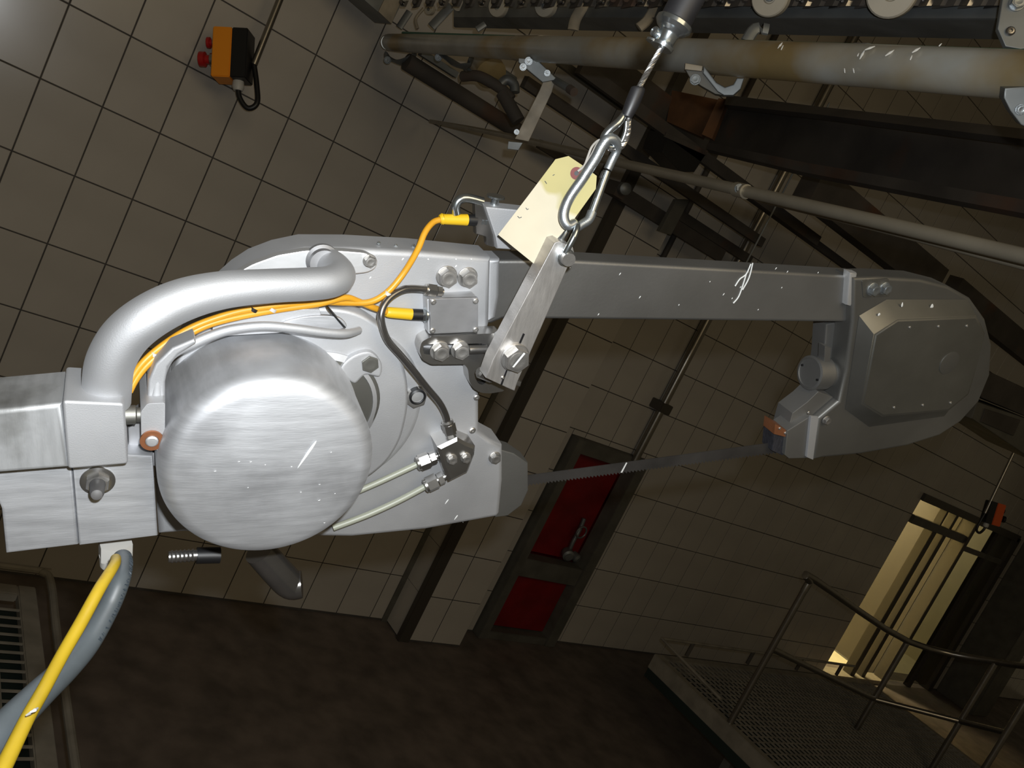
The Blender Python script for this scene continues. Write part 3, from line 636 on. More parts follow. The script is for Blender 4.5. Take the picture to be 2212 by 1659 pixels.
cov_b = [(1856, 682), (1915, 647), (2090, 647), (2118, 700), (2112, 771), (2094, 829), (2040, 899), (1878, 922), (1826, 884)]
cov_t = [(1891, 725), (1941, 692), (2110, 685), (2128, 722), (2112, 785), (2092, 852), (2048, 887), (1907, 899), (1863, 873)]
bm = bmesh.new(); A = [bm.verts.new(w3(x, y, .0005)) for x, y in cov_b]; B = [bm.verts.new(w3(x, y, .020)) for x, y in cov_t]; n = len(A)
for k in range(n): bm.faces.new((A[k], A[(k + 1) % n], B[(k + 1) % n], B[k]))
tf = bm.faces.new(B); bm.faces.new(list(reversed(A)))
bmesh.ops.bevel(bm, geom=list(tf.edges), offset=.0025, segments=3, affect='EDGES')
cov = mk('wheel_cover', bm, 'cover', saw, sharp=50)
c = w3(2050, 784, .020); lathe('axle_cap', 'tip', cov, c, nS, [(.0165, 0), (.0165, .0008), (.013, .0012), (0, .0018)], 32)
for x, y in ((1965, 707), (2027, 705), (2088, 704), (1931, 880), (1993, 875), (2053, 870)): screw(cov, FS, x, y, .020, 3.2)
S('bolt_pocket', 'cover', [(1862, 606), (1921, 602), (1923, 640), (1865, 643)], .0012, -.001, .0006, rnd=.003)
hexbolt(saw, FS, 1884, 624, .001, 15, 'galv'); hexbolt(saw, FS, 1910, 622, .001, 14, 'galv')
S('knob_mount', 'arm', [(1785, 700), (1842, 690), (1835, 800), (1815, 872), (1768, 846), (1780, 770)], -.030, -.055, .003)
S('guide_lug', 'arm', [(1782, 748), (1796, 752), (1792, 790), (1780, 788)], -.018, -.03, .001)
kc = w3(1748, 805, -.028); kr = rm(37.5, kc)
kn = lathe('tension_knob', 'arm', saw, kc, uS, [(0, .0015), (kr * .84, .0015), (kr * .86, 0), (kr, .0008), (kr, .024), (kr * .96, .026), (kr * .8, .028), (kr * .78, .048)], 44, label='round tension knob of dull grey metal')
for a in (.5, 3.7): 
    p = kc + (FS.v * math.cos(a + 1.2) + FS.n * math.sin(a + 1.2)) * kr * .72; lathe('pin_hole', 'black', kn, p, -uS, [(.0016, -.002), (.0016, .0004), (0, .0006)], 10)
S('guide_arm', 'arm', [(1701, 931), (1752, 899), (1768, 905), (1757, 990), (1742, 990), (1704, 991), (1695, 983)], 0, -.030, .0015)
S('guide_arm', 'arm', [(1701, 931), (1752, 899), (1800, 858), (1768, 846), (1745, 868), (1712, 893)], -.010, -.040, .001)
S('hinge_strip', 'alu', [(1752, 900), (1769, 902), (1757, 994), (1743, 988)], .004, 0, .001, label='bright narrow joint strip')
hexbolt(saw, FS, 1784, 907, .001, 10, 'bolt')
gb = S('blade_guide', 'brush', [(1672, 938), (1701, 944), (1697, 980), (1690, 984), (1668, 974)], -.006, -.028, .001, label='black bristly blade guide')
S('guide_plate', 'copper', [(1675, 916), (1700, 930), (1699, 945), (1672, 938)], -.003, -.026, .0006); screw(saw, FS, 1684, 925, -.003, 3.4); screw(saw, FS, 1696, 935, -.003, 3.4)
screw(saw, FS, 1746, 891, .001, 4)
# blade with teeth
ptop = [(1120, 1030), (1400, 992.5), (1690, 954)]; nt_ = 78; zz = []
bl = [(x, y) for x, y in ptop]
for i in range(nt_ + 1):
    x = 1690 - i * (570 / nt_); y = 976.5 + (1690 - x) * (73.5 / 570); zz += [(x, y + 2.6), (x - 570 / nt_ * .75, y - 1.2)]
bl += zz
S('blade', 'blade', bl, -.0150, -.0162, 0, smooth=False)
S('blade_weld', 'white', [(1353, 999), (1355, 1000), (1344, 1021), (1341, 1021)], -.0146, -.0150, 0, label='pale weld line across the blade')
# nose at the blade entry
S('blade_nose', 'tip', [(1060, 965), (1110, 979), (1141, 1000), (1142, 1059), (1127, 1092), (1097, 1115), (1070, 1118)], -.006, -.030, .002)
hexbolt(saw, FS, 1068, 987, .0, 14); screw(saw, FS, 1029, 858, 0, 7); screw(saw, FS, 1020, 929, 0, 7.5)
# gear cover steps
gcx = w3(700, 868, .001)
bm = bmesh.new(); F2 = FS.M
def disc_prof(R_, h1, e=.006): return [(R_, 0), (R_, h1 - e), (R_ - e * .3, h1 - e * .3), (R_ - e, h1), (0, h1)]
lathe('bearing_step', 'alu', saw, w3(715, 880, 0), nS, disc_prof(.093, .007, .007), 72)
flg = S('motor_flange', 'alu', [(372, 810), (388, 760), (420, 715), (459, 691), (540, 680), (620, 668), (700, 663), (770, 672), (825, 705), (862, 755), (882, 820), (884, 880), (868, 950), (838, 1000), (780, 1045), (660, 1080), (500, 1080), (400, 1010), (370, 900)], .020, .002, .004, seg=3, rnd=.02)
lathe('inner_recess', 'cover', flg, w3(705, 872, .021), nS, [(.052, -.004), (.052, .0015), (.050, .002), (0, .002)], 60)
lathe('inner_ring', 'alu', flg, w3(690, 878, .021), nS, [(.058, -.004), (.058, .001), (.052, .0035), (.0515, .0035), (.0515, .0)], 60)
S('flange_boss', 'alu', [(735, 800), (760, 770), (800, 760), (825, 785), (822, 815), (790, 812), (765, 830)], .026, .018, .004, par=flg, smooth=True)
hexbolt(saw, FS, 799, 786, .026, 20, 'cover', False, hh=.30, label='dull flat hex plug')
S('shroud_plate', 'alu', [(459, 694), (500, 689), (560, 676), (640, 668), (690, 668), (700, 700), (600, 720), (459, 728)], .034, .01, .001, label='grey sheet shroud above the motor')
S('crescent_reflection', 'alub', [(612, 700), (650, 686), (700, 682), (735, 688), (748, 708), (700, 712)], .0365, .033, .0015, smooth=True, label='bright crescent reflection shaped as a raised sliver')  # a reflection on the shroud, built as a brighter crescent
S('flange_slit', 'black', [(707, 667), (712, 668), (748, 708), (742, 708)], .0376, .030, 0, label='thin dark slit')
# motor
mc = w3(588, 1022, HM) ; R_ = .0905
prof = [(.0925, .018 - HM), (.0925, .026 - HM), (.0915, .04 - HM), (R_, -.020)]
for k in range(9): a = k / 8 * math.pi / 2; prof.append((R_ - .016 + .016 * math.cos(a), -.0165 + .016 * math.sin(a)))
prof += [(R_ * .7, .0012), (R_ * .5, .0026), (R_ * .3, .0036), (R_ * .15, .0041), (0, .0043)]
motor = lathe('motor_housing', 'alub', saw, mc, nS, prof, 96, label='big round brushed aluminium motor housing')
# handle, strap
HP = [(229, 866, .070), (231, 838, .072), (238, 785, .076), (268, 730, .078), (322, 684, .078), (395, 648, .072), (480, 627, .066), (580, 618, .060), (665, 614, .054), (712, 609, .048), (733, 596, .036), (722, 578, .018), (700, 563, .0)]
HW = [w3(*p) for p in HP]; HR_ = [rm(q, P) for q, P in zip((50, 50, 50, 50, 49, 46, 41, 37, 36, 35, 35, 34, 33), HW)]
hd = tube('handle', 'alu', saw, HW, HR_, 7, 32, label='thick curved aluminium grab handle')
lathe('handle_socket', 'alud', saw, w3(695, 560, .004), nS, [(.0150, 0), (.0150, .004), (.0125, .006), (.0125, .012), (.010, .012)], 36)
fp = S('handle_flange', 'polish', [(505, 594), (545, 571), (600, 551), (660, 541), (740, 542), (790, 546), (817, 560), (814, 580), (795, 590), (740, 596), (640, 606), (540, 612)], .008, .0, .003, rnd=.004, label='bright machined handle flange')
hexbolt(saw, FS, 798, 563, .008, 15)
SP = [(338, 880, .068), (338, 850, .068), (344, 808, .066), (368, 766, .062), (420, 740, .054), (463, 722, .052), (507, 710, .052), (572, 703.5, .052), (637, 709, .050), (702, 717.5, .046), (748, 720, .040), (776, 713, .030)]
SPw = [w3(*p) for p in SP]; sr = [rm(q, P) for q, P in zip((14, 14, 14, 13, 11, 10.5, 10, 9.5, 9.5, 9.5, 9.5, 8), SPw)]
tube('guard_bar', 'alu', saw, SPw, sr, 6, 18, label='thin wavy guard bar over the motor')
S('bar_clamp', 'alu', [(304, 890), (318, 872), (357, 870), (356, 985), (343, 975), (305, 955)], .085, .03, .004, rnd=.002)
S('bar_clamp', 'alu', [(317, 874), (320, 822), (336, 786), (372, 752), (420, 732), (424, 742), (386, 766), (364, 792), (357, 826), (357, 874)], .072, .052, .005, seg=3)
cw = w3(328, 950, .0855); 
lathe('copper_ring', 'copper', saw, cw, nS, [(rm(24, cw), 0), (rm(24, cw), .002), (rm(14, cw), .002), (rm(14, cw), 0)], 32, label='copper coloured washer')
lathe('pin_end', 'polish', saw, cw, nS, [(rm(13, cw), 0), (rm(13, cw), .003), (rm(10, cw), .004), (0, .0042)], 24)
# mounting blocks on the left
S('handle_block', 'alu', [(135, 866), (268, 872), (277, 1003), (147, 1014)], .100, .044, .006, seg=4, rnd=.003)
S('handle_block', 'alubox', [(-60, 892), (134, 872), (150, 1011), (-60, 1028)], .097, .044, .004, seg=3)
S('handle_block', 'alub', [(154, 975), (330, 985), (341, 1158), (171, 1179)], .074, .0, .002, label='lower brushed mounting block')
S('handle_block', 'alub', [(-40, 1000), (154, 990), (170, 1178), (12, 1197), (2, 1100)], .072, .0, .003)
S('side_lug', 'alud', [(276, 925), (305, 905), (306, 960), (345, 985), (345, 1010), (278, 1000)], .058, .03, .002)
S('keeper_plate', 'chrome', [(270, 800), (278, 822), (281, 878), (272, 884)], .075, .05, .001)
c = w3(284, 896, .076); lathe('side_bolt', 'cover', saw, c, uS, [(rm(21, c), -.006), (rm(21, c), .003), (rm(16, c), .004), (rm(16, c), .009), (rm(11, c), .014), (0, .016)], 20)
c = w3(211, 1038, .074); r1 = rm(35, c)
lathe('stud_washer', 'steel', saw, c, nS, [(r1, 0), (r1, .0012), (r1 * .8, .0018), (r1 * .5, .0018)], 36)
lathe('stud_nut', 'bolt', saw, c, nS, [(r1 * .72, .001), (r1 * .72, .006), (r1 * .6, .008)], 6)
e = w3(209, 1066, .105); lathe('stud_cap', 'knobg', saw, c + nS * .004, (e - c), [(rm(17, c), 0), (rm(15, c), .012), (rm(14, c), .024), (rm(11, c), .029), (0, .031)], 24, label='dark grey rubber stud cap')
# junction box and brackets
jb = S('junction_box', 'alu', [(922, 646), (1030, 640), (1033, 718), (925, 722)], .014, -.001, .002, rnd=.002)
S('lid', 'alud', [(928, 646), (1033, 643), (1033, 717), (930, 720)], .017, .014, .0008, par=jb, rnd=.001)
for x, y in ((936, 652), (1027, 650), (1027, 712), (934, 714)): screw(jb, FS, x, y, .017, 6.5)
hexbolt(saw, FS, 964, 596, 0, 24); hexbolt(saw, FS, 1009, 598, 0, 23)
sb = [(906, 757), (911, 738), (932, 727), (975, 726), (1040, 721), (1085, 720), (1090, 845), (1060, 850), (1040, 849), (1023, 840), (1014, 825), (1011, 797), (1003, 787), (932, 788), (912, 777)]
S('slotted_bracket', 'steel', sb, .018, .0, .0015, rnd=.003, holes=[[(915, 752), (924, 744), (1000, 743), (1046, 743), (1052, 754), (1046, 764), (1000, 766), (924, 766), (915, 760)], [(1029, 820), (1035, 811), (1044, 810), (1051, 820), (1045, 830), (1035, 829)]])
tube('slide_pin', 'steel', saw, [w3(1012, 755, .018), w3(1050, 754, .018)], .0048, 1, 18)
hexbolt(saw, FS, 949, 757, .018, 22); hexbolt(saw, FS, 993, 755, .018, 21)
hexbolt(saw, FS, 1044, 800, .014, 11, 'steel'); 
c = w3(1090, 740, .018); lathe('pivot_boss', 'steel', saw, c, nS, [(rm(36, c), 0), (rm(36, c), .026), (rm(20, c), .026)], 40)
SB = [(1198, 525), (1208, 520), (1238, 534), (1241, 545), (1118, 826), (1112, 845), (1104, 842), (1050, 817), (1064, 778)]
bar = S('suspension_bar', 'bar', SB, .062, .044, .0012, holes=[], label='bright brushed steel suspension bar')
S('clamp_slot', 'black', [(1130, 720), (1134, 722), (1125, 742), (1121, 741)], .0624, .0620, 0, par=bar); S('clamp_slot', 'black', [(1094, 798), (1097, 799), (1085, 832), (1081, 831)], .0624, .0620, 0, par=bar)
screw(bar, FS, 1086, 816, .062, 4, 'steel')
hexbolt(bar, FS, 1111, 771, .062, 33, 'bolt', hh=.6, name='pivot_bolt')
S('slot_mark', 'white', [(1132, 762), (1135, 764), (1110, 794), (1107, 793)], .0755, .0750, 0, par=bar, label='pale scratch line across the pivot bolt')
c = w3(1046, 808, .040); lathe('stop_nut', 'steel', saw, c, (-uS + FS.v * .4), [(.006, -.01), (.006, .006), (.004, .008), (0, .008)], 8)
S('stop_lip', 'steel', [(1113, 822), (1127, 826), (1124, 836), (1112, 832)], .058, .046, .001)
PV = w3(1219, 553, .062)
lathe('hanger_pin', 'bolt', bar, PV, nS, [(rm(18, PV), 0), (rm(18, PV), .003), (rm(15.5, PV), .004), (rm(15.5, PV), .010), (rm(14.5, PV), .011), (0, .011)], 32)
# oil manifold and fittings
mf = S('oil_manifold', 'steel', [(946, 968), (989, 947), (1008, 958), (1028, 966), (1026, 985), (1012, 1022), (971, 1043), (957, 1010)], .026, .0, .003, seg=1)
hexbolt(mf, FS, 976, 991, .026, 12); hexbolt(mf, FS, 1006, 988, .026, 12)
def fitting(a, b_, rn, m='steel'):
    A, B = w3(*a), w3(*b_); d = (B - A); Ln = d.length; r = rm(rn, A)
    bm = bmesh.new(); lathe_bm(A, d, [(r * .5, 0), (r * .5, Ln)], 16, bm)
    lathe_bm(A, d, [(r * .82, Ln * .10), (r * .82, Ln * .34)], 6, bm); lathe_bm(A, d, [(r, Ln * .40), (r, Ln * .84)], 6, bm); lathe_bm(A, d, [(r * .86, Ln * .84), (r * .86, Ln * .94), (r * .6, Ln * 1.0)], 18, bm)
    return mk('pipe_fitting', bm, m, saw)
fitting((945, 985, .014), (899, 1003, .014), 18); fitting((962, 1029, .014), (916, 1051, .014), 18)
fitting((976, 948, .014), (966, 908, .014), 15); fitting((957, 631, .008), (916, 625, .008), 15)
tube('grease_tube', 'tube', saw, [w3(903, 1002, .014), w3(860, 1022, .013), w3(812, 1044, .012), w3(740, 1075, .01)], .0034, 4, 12, label='pale cream grease tube')
tube('grease_tube', 'tube', saw, [w3(920, 1050, .014), w3(860, 1082, .013), w3(794, 1112, .012), w3(720, 1140, .01)], .0036, 4, 12, label='pale cream grease tube')
DT = [(920, 625, .010), (888, 623, .013), (867, 627, .016), (845, 640, .020), (830, 658, .024), (823, 682, .028), (826.7, 708, .030), (839, 737, .030), (867, 769, .030), (895, 803, .028), (923, 838, .024), (949, 869, .020), (962, 894, .016), (968, 916, .014)]
tube('oil_pipe', 'dark', saw, [w3(*p) for p in DT], .0035, 4, 16, label='bent dark glossy steel oil pipe')
# level plug beside the flange
c = w3(894, 844, .0); 
lathe('plug_seat', 'bolt', saw, c + FS.v * -.003, nS, [(rm(25, c), 0), (rm(25, c), .011), (rm(18, c), .012)], 6)
lathe('plug_seal', 'black', saw, c, nS, [(rm(18, c), .003), (rm(18, c), .014), (rm(14, c), .015), (rm(14, c), .003)], 28)
lathe('sight_plug', 'polish', saw, c, nS, [(rm(13.5, c), .003), (rm(13.5, c), .0132), (0, .0138)], 24)
# sensor bracket behind the tag
S('sensor_bracket', 'alu', [(1048, 446), (1110, 452), (1180, 460), (1180, 545), (1074, 538), (1070, 512)], -.010, -.028, .002)
S('sensor_plate', 'dark', [(1026, 442), (1048, 444), (1070, 512), (1068, 534), (1052, 530), (1050, 512), (1028, 506)], -.016, -.024, .001)
tube('elbow', 'chrome', saw, [w3(986, 462, -.02), w3(984, 446, -.02), (w3(992, 432, -.02)), w3(1010, 428, -.02), w3(1042, 436, -.02)], .0046, 6, 14)
lathe('latch_knob', 'chrome', saw, w3(1068, 440, -.02), FS.v, [(.004, -.004), (.004, .005), (.009, .006), (.009, .008), (0, .0085)], 20)
# drain fittings underneath
hn = tube('hose_barb', 'steel', saw, [w3(364, 1203, .0), w3(428, 1199, .0)], .0056, 1, 20)
for i in range(6): x = 366 + i * 9; c = w3(x, 1203 - i * .6, 0); lathe('barb_ring', 'steel', hn, c, uS, [(.0050, 0), (.0066, .0025), (.0066, .0032), (.005, .0033)], 20)
tube('barb_sleeve', 'black', saw, [w3(425, 1200, 0), w3(475, 1199, .0)], .0085, 1, 16)
tube('exhaust_elbow', 'dark', saw, [w3(560, 1190, -.01), w3(600, 1235, -.01), w3(628, 1262, -.01), w3(652, 1262, -.008)], [.016, .0165, .0165, .015], 6, 24, label='dark bent exhaust elbow under the motor')
for x, y in ((818, 521), (855, 527), (893, 527), (825, 532), (905, 535)): screw(saw, FS, x, y + 4, -.012, 4, 'chrome')
# white splashes, each its own raised fleck, joined as stuff
bm = bmesh.new()
def fleck(px, py, h, L_, Wd, ang):
    c = FS.I @ FS.w(px, py, h); s = depth(FS.w(px, py, h)) / FPX; N_ = 12; vs = []
    for k in range(N_):
        a = 2 * math.pi * k / N_; x = math.cos(a) * L_ / 2 * s; y = math.sin(a) * Wd / 2 * s * (1 + .35 * math.cos(a)); x, y = x * math.cos(ang) - y * math.sin(ang), x * math.sin(ang) + y * math.cos(ang)
        vs.append(bm.verts.new(FS.M @ Vector((c.x + x, c.y + y, h))))
    t = bm.verts.new(FS.M @ Vector((c.x, c.y, h + .0006)))
    for k in range(N_): bm.faces.new((vs[k], vs[(k + 1) % N_], t))
fleck(663, 982, HM + .0042, 78, 6, 1.10); fleck(570, 838, HM - .02, 1, 1, 0)
for x, y, L_, Wd, a in ((775, 683, 20, 7, -1.4), (800, 600, 6, 3, 1), (985, 575, 6, 3, 1), (1000, 1128, 1, 1, 0), (965, 1084, 14, 3, 1.1), (985, 1118, 14, 3, 1.1), (905, 860, 6, 3, .8), (870, 560, 7, 3, 1), (985, 560, 4, 3, 0), (925, 560, 4, 3, 0), (1018, 560, 4, 3, 0), (700, 1120, 6, 2, 1), (850, 650, 1, 1, 0)): fleck(x, y, .0005, L_, Wd, a)
for p in ([(1622, 570), (1612, 592), (1598, 603), (1588, 618)], [(1612, 592), (1606, 612), (1596, 640), (1584, 655)], [(1626, 568), (1618, 600), (1604, 626)]): tube_bm(crom([FS.w(x, y, -.0117) for x, y in p], 4), .0008, 6, bm=bm)
for i in range(16):
    x = random.uniform(1230, 1830); y = random.uniform(575, 680); fleck(x, y, -.0115, random.uniform(3, 7), 2, 1.1)
for x, y, L_, Wd in ((1899, 679, 7, 7), (1929, 677, 6, 6), (1949, 658, 12, 5), (2013, 662, 13, 9)): fleck(x, y, .009, L_, Wd, -1.2)
for i in range(12):
    a = random.uniform(0, 6.28); r = random.uniform(.1, .8); fleck(588 + 225 * r * math.cos(a), 1022 + 190 * r * math.sin(a), HM + .0042 - .004 * r * r, random.uniform(3, 7), 1.1, .25 + random.uniform(-.3, .3))
mk('splash_flecks', bm, 'white', saw, kind='stuff')

# ------------------------------------------------------------------ sensor cables on the saw
sc1 = root('sensor_cable', w3(980, 476, 0), 'yellow sensor cable with plug reaching up to the bracket above the saw', 'cable')
C1 = [(276, 838, .066), (288, 812, .062), (312, 780, .058), (352, 746, .052), (400, 715, .046), (450, 693, .042), (520, 672, .038), (600, 660, .034), (680, 652, .028), (750, 654, .022), (800, 652, .020), (838, 630, .018), (872, 590, .014), (902, 540, .0), (918, 502, -.01), (936, 480, -.018), (954, 474, -.02)]
tube('cable', 'yellow', sc1, [w3(*p) for p in C1], .0030, 5, 12)
tube('plug_body', 'amber', sc1, [w3(950, 474, -.02), w3(956, 473, -.02), w3(960, 473.5, -.02), w3(1009, 475, -.02)], [.0042, .0056, .0050, .0056], 3, 22)
tube('plug_collar', 'black', sc1, [w3(1009, 475, -.02), w3(1028, 476, -.02)], .0056, 1, 22)
bm = bmesh.new(); A = w3(1027, 476, -.02)
lathe_bm(A, uS, [(.002, 0), (.002, .016)], 12, bm)
for z in (.005, .0085): lathe_bm(A, uS, [(.0050, z), (.0050, z + .0026)], 6, bm)
mk('thread_nut', bm, 'chrome', sc1)
sc2 = root('sensor_cable', w3(860, 678, 0), 'yellow sensor cable with plug entering the small junction box', 'cable')
C2 = [(279, 846, .066), (294, 818, .062), (320, 786, .058), (360, 752, .052), (408, 722, .046), (455, 700, .042), (522, 683, .038), (600, 669, .034), (690, 656, .030), (745, 643, .024), (772, 650, .020), (805, 664, .016), (836, 674, .010)]
tube('cable', 'yellow', sc2, [w3(*p) for p in C2], .0030, 5, 12)
tube('plug_body', 'amber', sc2, [w3(834, 674, .009), w3(842, 675, .009), w3(889, 679, .009)], [.0040, .0052, .0056], 3, 22)
tube('plug_collar', 'black', sc2, [w3(888, 679, .009), w3(911, 680, .009)], .0056, 1, 22)
bm = bmesh.new(); A = w3(910, 680, .009); lathe_bm(A, uS, [(.0064, .0005), (.0064, .0035)], 6, bm); lathe_bm(A, uS, [(.0074, .0035), (.0074, .0055)], 24, bm); mk('thread_nut', bm, 'chrome', sc2)
for x, y, h in ((333, 764, .054), (548, 668, .036), (838, 634, .018), (589, 668, .034)):
    tube('cable_tie', 'black' if x in (548,) else 'whitep', sc1, [w3(x - 2, y + 3, h + .001), w3(x + 2, y - 3, h + .001)], .0036, 1, 12)

# ------------------------------------------------------------------ supply cables, lower left
gy = root('supply_cable', pix(266, 1211, .68), 'thick grey power cable leaving the white gland at lower left', 'cable')
GP = [(264, 1206, .725), (266, 1219, .712), (259, 1254, .685), (236, 1309, .675), (190, 1388, .655), (142, 1445, .630), (84, 1500, .60), (0, 1585, .565), (-90, 1690, .53)]
GW = [pix(*p) for p in GP]
tube('jacket', 'greycab', gy, GW, [rm(q, P) for q, P in zip((20, 20, 21, 23, 26, 28, 32, 38, 42), GW)], 6, 26)
bm = bmesh.new()
rr = random.Random(3); gw = crom(GW, 30)
for i in range(22, 120, 3):
    P = gw[i]; T = (gw[i + 1] - gw[i]).normalized(); tc_ = (CAM - P).normalized(); sd = T.cross(tc_).normalized(); nn = sd.cross(T).normalized()
    if nn.dot(tc_) < 0: nn = -nn
    if sd.dot(RX) < 0: sd = -sd
    r = rm(20 + (i - 22) * .06, P); dr = (nn * .72 + sd * .70).normalized(); c = P + dr * (r * 1.01); q = T.cross(dr).normalized() * .0022
    if rr.random() < .2: continue
    for s in range(rr.randint(1, 3)):
        a = c + T * rr.uniform(-.0012, .0012); tube_bm([a - q * rr.uniform(.2, 1) + T * rr.uniform(-.001, .001), a + q * rr.uniform(.2, 1) + T * rr.uniform(-.001, .001)], .00035, 4, bm=bm)
mk('faded_print', bm, 'ink', gy)
yl = root('air_hose', pix(246, 1216, .66), 'yellow hose running from the white gland down to the lower left corner', 'hose')
YP = [(250, 1207, .700), (246, 1222, .680), (216, 1270, .655), (175, 1345, .635), (135, 1414, .615), (95, 1488, .59), (60, 1550, .565), (12, 1648, .53), (-20, 1710, .51)]
YWv = [pix(*p) for p in YP]
tube('jacket', 'yellow2', yl, YWv, [rm(q, P) for q, P in zip((11, 11.5, 13, 14, 14, 14.5, 15.5, 18, 20), YWv)], 6, 20)
mk('paint_drip', tube_bm([pix(57, 1545, .548), pix(67, 1539, .546), pix(75, 1534, .548), pix(81, 1530, .555)], [.0006, .0010, .0012, .0008], 6), 'white', yl)
gc = w3(250, 1172, .045); dn = w3(249, 1221, .045) - gc; r = rm(36, gc)
gl_ = root('cable_gland', gc, 'white plastic hexagonal cable gland under the lower mounting block', 'gland')
lathe('hex_nut', 'whitep', gl_, gc, dn, [(r, -.001), (r, dn.length * .55), (r * .96, dn.length * .62)], 6, ph=.2); lathe('dome', 'whitep', gl_, gc, dn, [(r * .9, dn.length * .5), (r * .86, dn.length * .9), (r * .6, dn.length * 1.05), (r * .5, dn.length * 1.06)], 30)

# ------------------------------------------------------------------ hanging gear: link, rope, socket, tag
hn_ = Vector((CAM.x - PV.x, CAM.y - PV.y, 0)).normalized()
FHh = Frame(PV + nS * .006, UP.cross(hn_), hn_)
def HWp(x, y, d=0): return FHh.w(x, y, d)
def hr_(q, P): return rm(q, P)
# twisted shackle between pin and link
sh = root('shackle', PV, 'small twisted chrome shackle between suspension bar and carabiner', 'shackle')
SHP = [(1222, 545, .004), (1231, 528, .006), (1241, 508, .006), (1247, 488, .002), (1240, 479, -.004), (1230, 486, -.010), (1222, 502, -.014), (1210, 520, -.020), (1205, 535, -.02)]
tube('bow', 'chrome', sh, [HWp(*p) for p in SHP], .0030, 6, 14)
lathe('eye', 'chrome', sh, PV + nS * .001, nS, [(.0085, -.004), (.0085, .003), (.0068, .0032), (.0068, -.004)], 28)
cb_ = root('carabiner', HWp(1260, 400), 'zinc plated screw gate carabiner holding the tag string and wire rope', 'carabiner')
CBP = [(1244, 480, .001), (1229, 488, .003), (1219, 476, .004), (1219, 455, .004), (1231, 426, .004), (1259, 385, .004), (1286, 343, .004), (1299, 318, .004), (1312, 301, .004), (1326, 301, .001), (1334, 312, -.004), (1332, 326, -.008), (1322, 346, -.010), (1313, 366, -.010)]
tube('bow', 'galv', cb_, [HWp(*p) for p in CBP], [.0034, .0044, .0048, .0048, .0048, .0048, .0048, .0048, .0047, .0046, .0042, .0040, .0040, .0040], 6, 20)
tube('gate', 'chrome', cb_, [HWp(1311, 370, -.010), HWp(1278, 462, -.008)], .0038, 1, 18)
tube('gate_sleeve', 'dark', cb_, [HWp(1305, 372, -.0098), HWp(1299, 386, -.0096)], .0026, 1, 12)
tube('gate_hinge', 'galv', cb_, [HWp(1279, 458, -.008), HWp(1272, 474, -.006), HWp(1258, 484, -.004), HWp(1246, 492, -.002)], [.0046, .0044, .0042, .0040], 5, 16)
wr = root('wire_rope', HWp(1405, 140), 'short steel wire rope with loop, thimble and black sleeve above the carabiner', 'rope')
def strands(pts, r, nm):
    P = crom([HWp(*p) for p in pts], 14); bm = bmesh.new(); n = len(P)
    for s in range(6):
        Q = []
        for i in range(n):
            T = (P[min(i + 1, n - 1)] - P[max(i - 1, 0)]).normalized(); a = T.cross(hn_).normalized(); b_ = T.cross(a); L_ = (P[i] - P[0]).length
            ph = i * .42 + s * math.pi / 3; Q.append(P[i] + (a * math.cos(ph) + b_ * math.sin(ph)) * r * .62)
        tube_bm(Q, r * .40, 6, bm=bm)
    return mk(nm, bm, 'steel', wr)
strands([(1428, 104), (1404, 146), (1380, 190)], .0027, 'rope_strands')
strands([(1364, 226, -.002), (1358, 262, -.003), (1356, 290, -.004), (1344, 315, -.005), (1326, 322, -.006), (1316, 320, -.004)], .0027, 'loop_strands')
tube('sleeve', 'blackg', wr, [HWp(1379, 189), HWp(1377, 196), HWp(1365, 225), HWp(1353, 252)], [.0055, .0066, .0066, .0052], 4, 20)
tube('thimble', 'chrome', wr, [HWp(1352, 240, .000), HWp(1338, 262, .002), HWp(1318, 280, .003), HWp(1306, 295, .002), HWp(1305, 308, 0), HWp(1318, 318, -.004), HWp(1338, 312, -.005), HWp(1350, 288, -.004), HWp(1353, 262, -.002)], [.0022, .0036, .0040, .0038, .0030, .0026, .0024, .0022, .0020], 6, 14)
so = root('rope_socket', HWp(1440, 80), 'zinc plated rope socket under the black hose at the top', 'socket')
sa = (HWp(1462, 40) - HWp(1428, 104)).normalized(); s0 = HWp(1428, 104)
Ls = (HWp(1457, 48) - s0).length
r = rm(26, s0)
lathe('socket_body', 'chrome', so, s0, sa, [(r * .3, 0), (r * .95, .0), (r * 1.0, .003), (r * .8, .006), (r * .82, Ls * .5), (r * .95, Ls * .62), (r * 1.3, Ls * .72)], 26)
lathe('socket_collar', 'chrome', so, s0, sa, [(rm(34, s0), Ls * .72), (rm(41, s0), Ls * .86), (rm(41, s0), Ls * 1.0), (rm(38, s0), Ls * 1.05)], 40)
c = s0 + sa * Ls * .38 - FHh.u * r * .75
lathe('clamp_screw', 'chrome', so, c, (-FHh.u + hn_ * .8), [(.0045, 0), (.0045, .006), (.003, .007), (.002, .006), (0, .006)], 16)
lathe('side_lug', 'chrome', so, s0 + sa * .002 - FHh.u * r * .9, sa, [(.006, -.001), (.006, .001), (0, .001)], 16)
bh = root('balancer_hose', HWp(1480, -20), 'black rubber hose end at the top above the rope socket', 'hose')
tube('rubber_wall', 'blackg', bh, [s0 + sa * Ls * 1.02, s0 + sa * (Ls + .12)], [rm(35, s0), rm(37, s0)], 1, 30)
mt = M['tag']; nt = mt.node_tree; mr = [n for n in nt.nodes if n.type == 'MAP_RANGE' and n.outputs[0].links and n.outputs[0].links[0].to_node.type == 'MIX'][0]
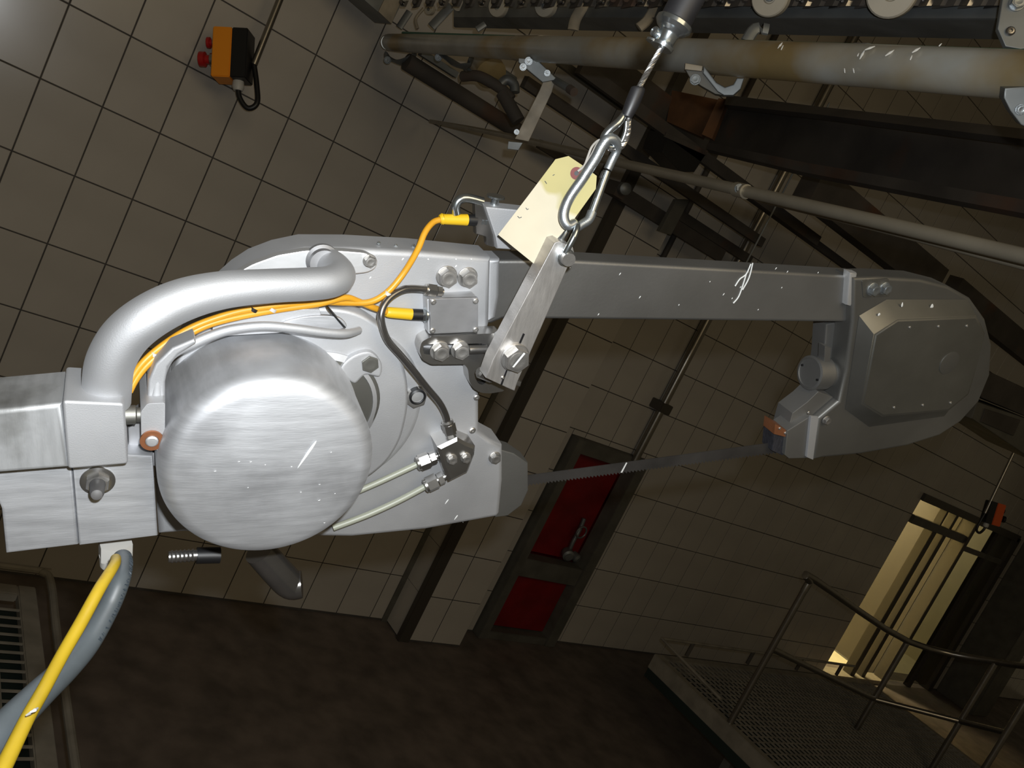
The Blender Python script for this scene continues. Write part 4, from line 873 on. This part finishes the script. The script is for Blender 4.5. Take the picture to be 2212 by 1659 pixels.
tcn = [n for n in nt.nodes if n.type == 'TEX_COORD'][0]; sx = nt.nodes.new('ShaderNodeSeparateXYZ'); nt.links.new(tcn.outputs['Object'], sx.inputs[0])
ns = nt.nodes.new('ShaderNodeTexNoise'); ns.inputs['Scale'].default_value = 28; nt.links.new(tcn.outputs['Object'], ns.inputs['Vector'])
ma = nt.nodes.new('ShaderNodeMath'); ma.operation = 'MULTIPLY_ADD'; nt.links.new(ns.outputs['Fac'], ma.inputs[0]); ma.inputs[1].default_value = .05; nt.links.new(sx.outputs['Z'], ma.inputs[2])
nt.links.new(ma.outputs[0], mr.inputs[0]); mr.inputs[1].default_value = .034; mr.inputs[2].default_value = .040     # old damp stain over the upper half of the card
tg = root('paper_tag', HWp(1180, 450, -.012), 'blank manila paper tag with a red-brown eyelet tied to the carabiner', 'tag')
FT = Frame(HWp(1180, 450, -.010), FHh.u, (hn_ + UP * -.10 - FHh.u * .15))
def T(nm, m, pts, h1, h0, **kw): return slab(nm, m, tg, FT, pts, h1, h0, 0, **kw)
T('card', 'tag', [(1076, 507), (1140, 424), (1200, 344), (1228, 337), (1264, 361), (1289, 380), (1287, 408), (1236, 479), (1155, 571)], .0003, -.0003)
ec = FT.w(1245.5, 374.5, .0003)
lathe('eyelet_ring', 'ring', tg, ec, FT.n, [(rm(13.5, ec), 0), (rm(13.5, ec), .0006), (rm(5, ec), .0006), (rm(5, ec), 0)], 28); lathe('eyelet_hole', 'black', tg, ec, FT.n, [(rm(5.2, ec), 0), (rm(5.2, ec), .0004), (0, .0004)], 20)
for pts in ([(1136, 449), (1139, 453), (1142, 451)], [(1118, 467), (1122, 471), (1127, 469)], [(1194, 379), (1198, 377)], [(1177, 391), (1181, 397)]): mk('pen_mark', tube_bm([FT.w(x, y, .0005) for x, y in pts], .00035, 5), 'pen', tg)
for o_ in (0, 1):
    ps = [(1248, 370), (1262, 358), (1270 + o_ * 6, 338), (1278 + o_ * 8, 318), (1290 + o_ * 4, 305), (1303, 300)]
    tube('string', 'string', tg, [HWp(x, y, .000 if i < 4 else -.004) for i, (x, y) in enumerate(ps)], .0011, 5, 8)
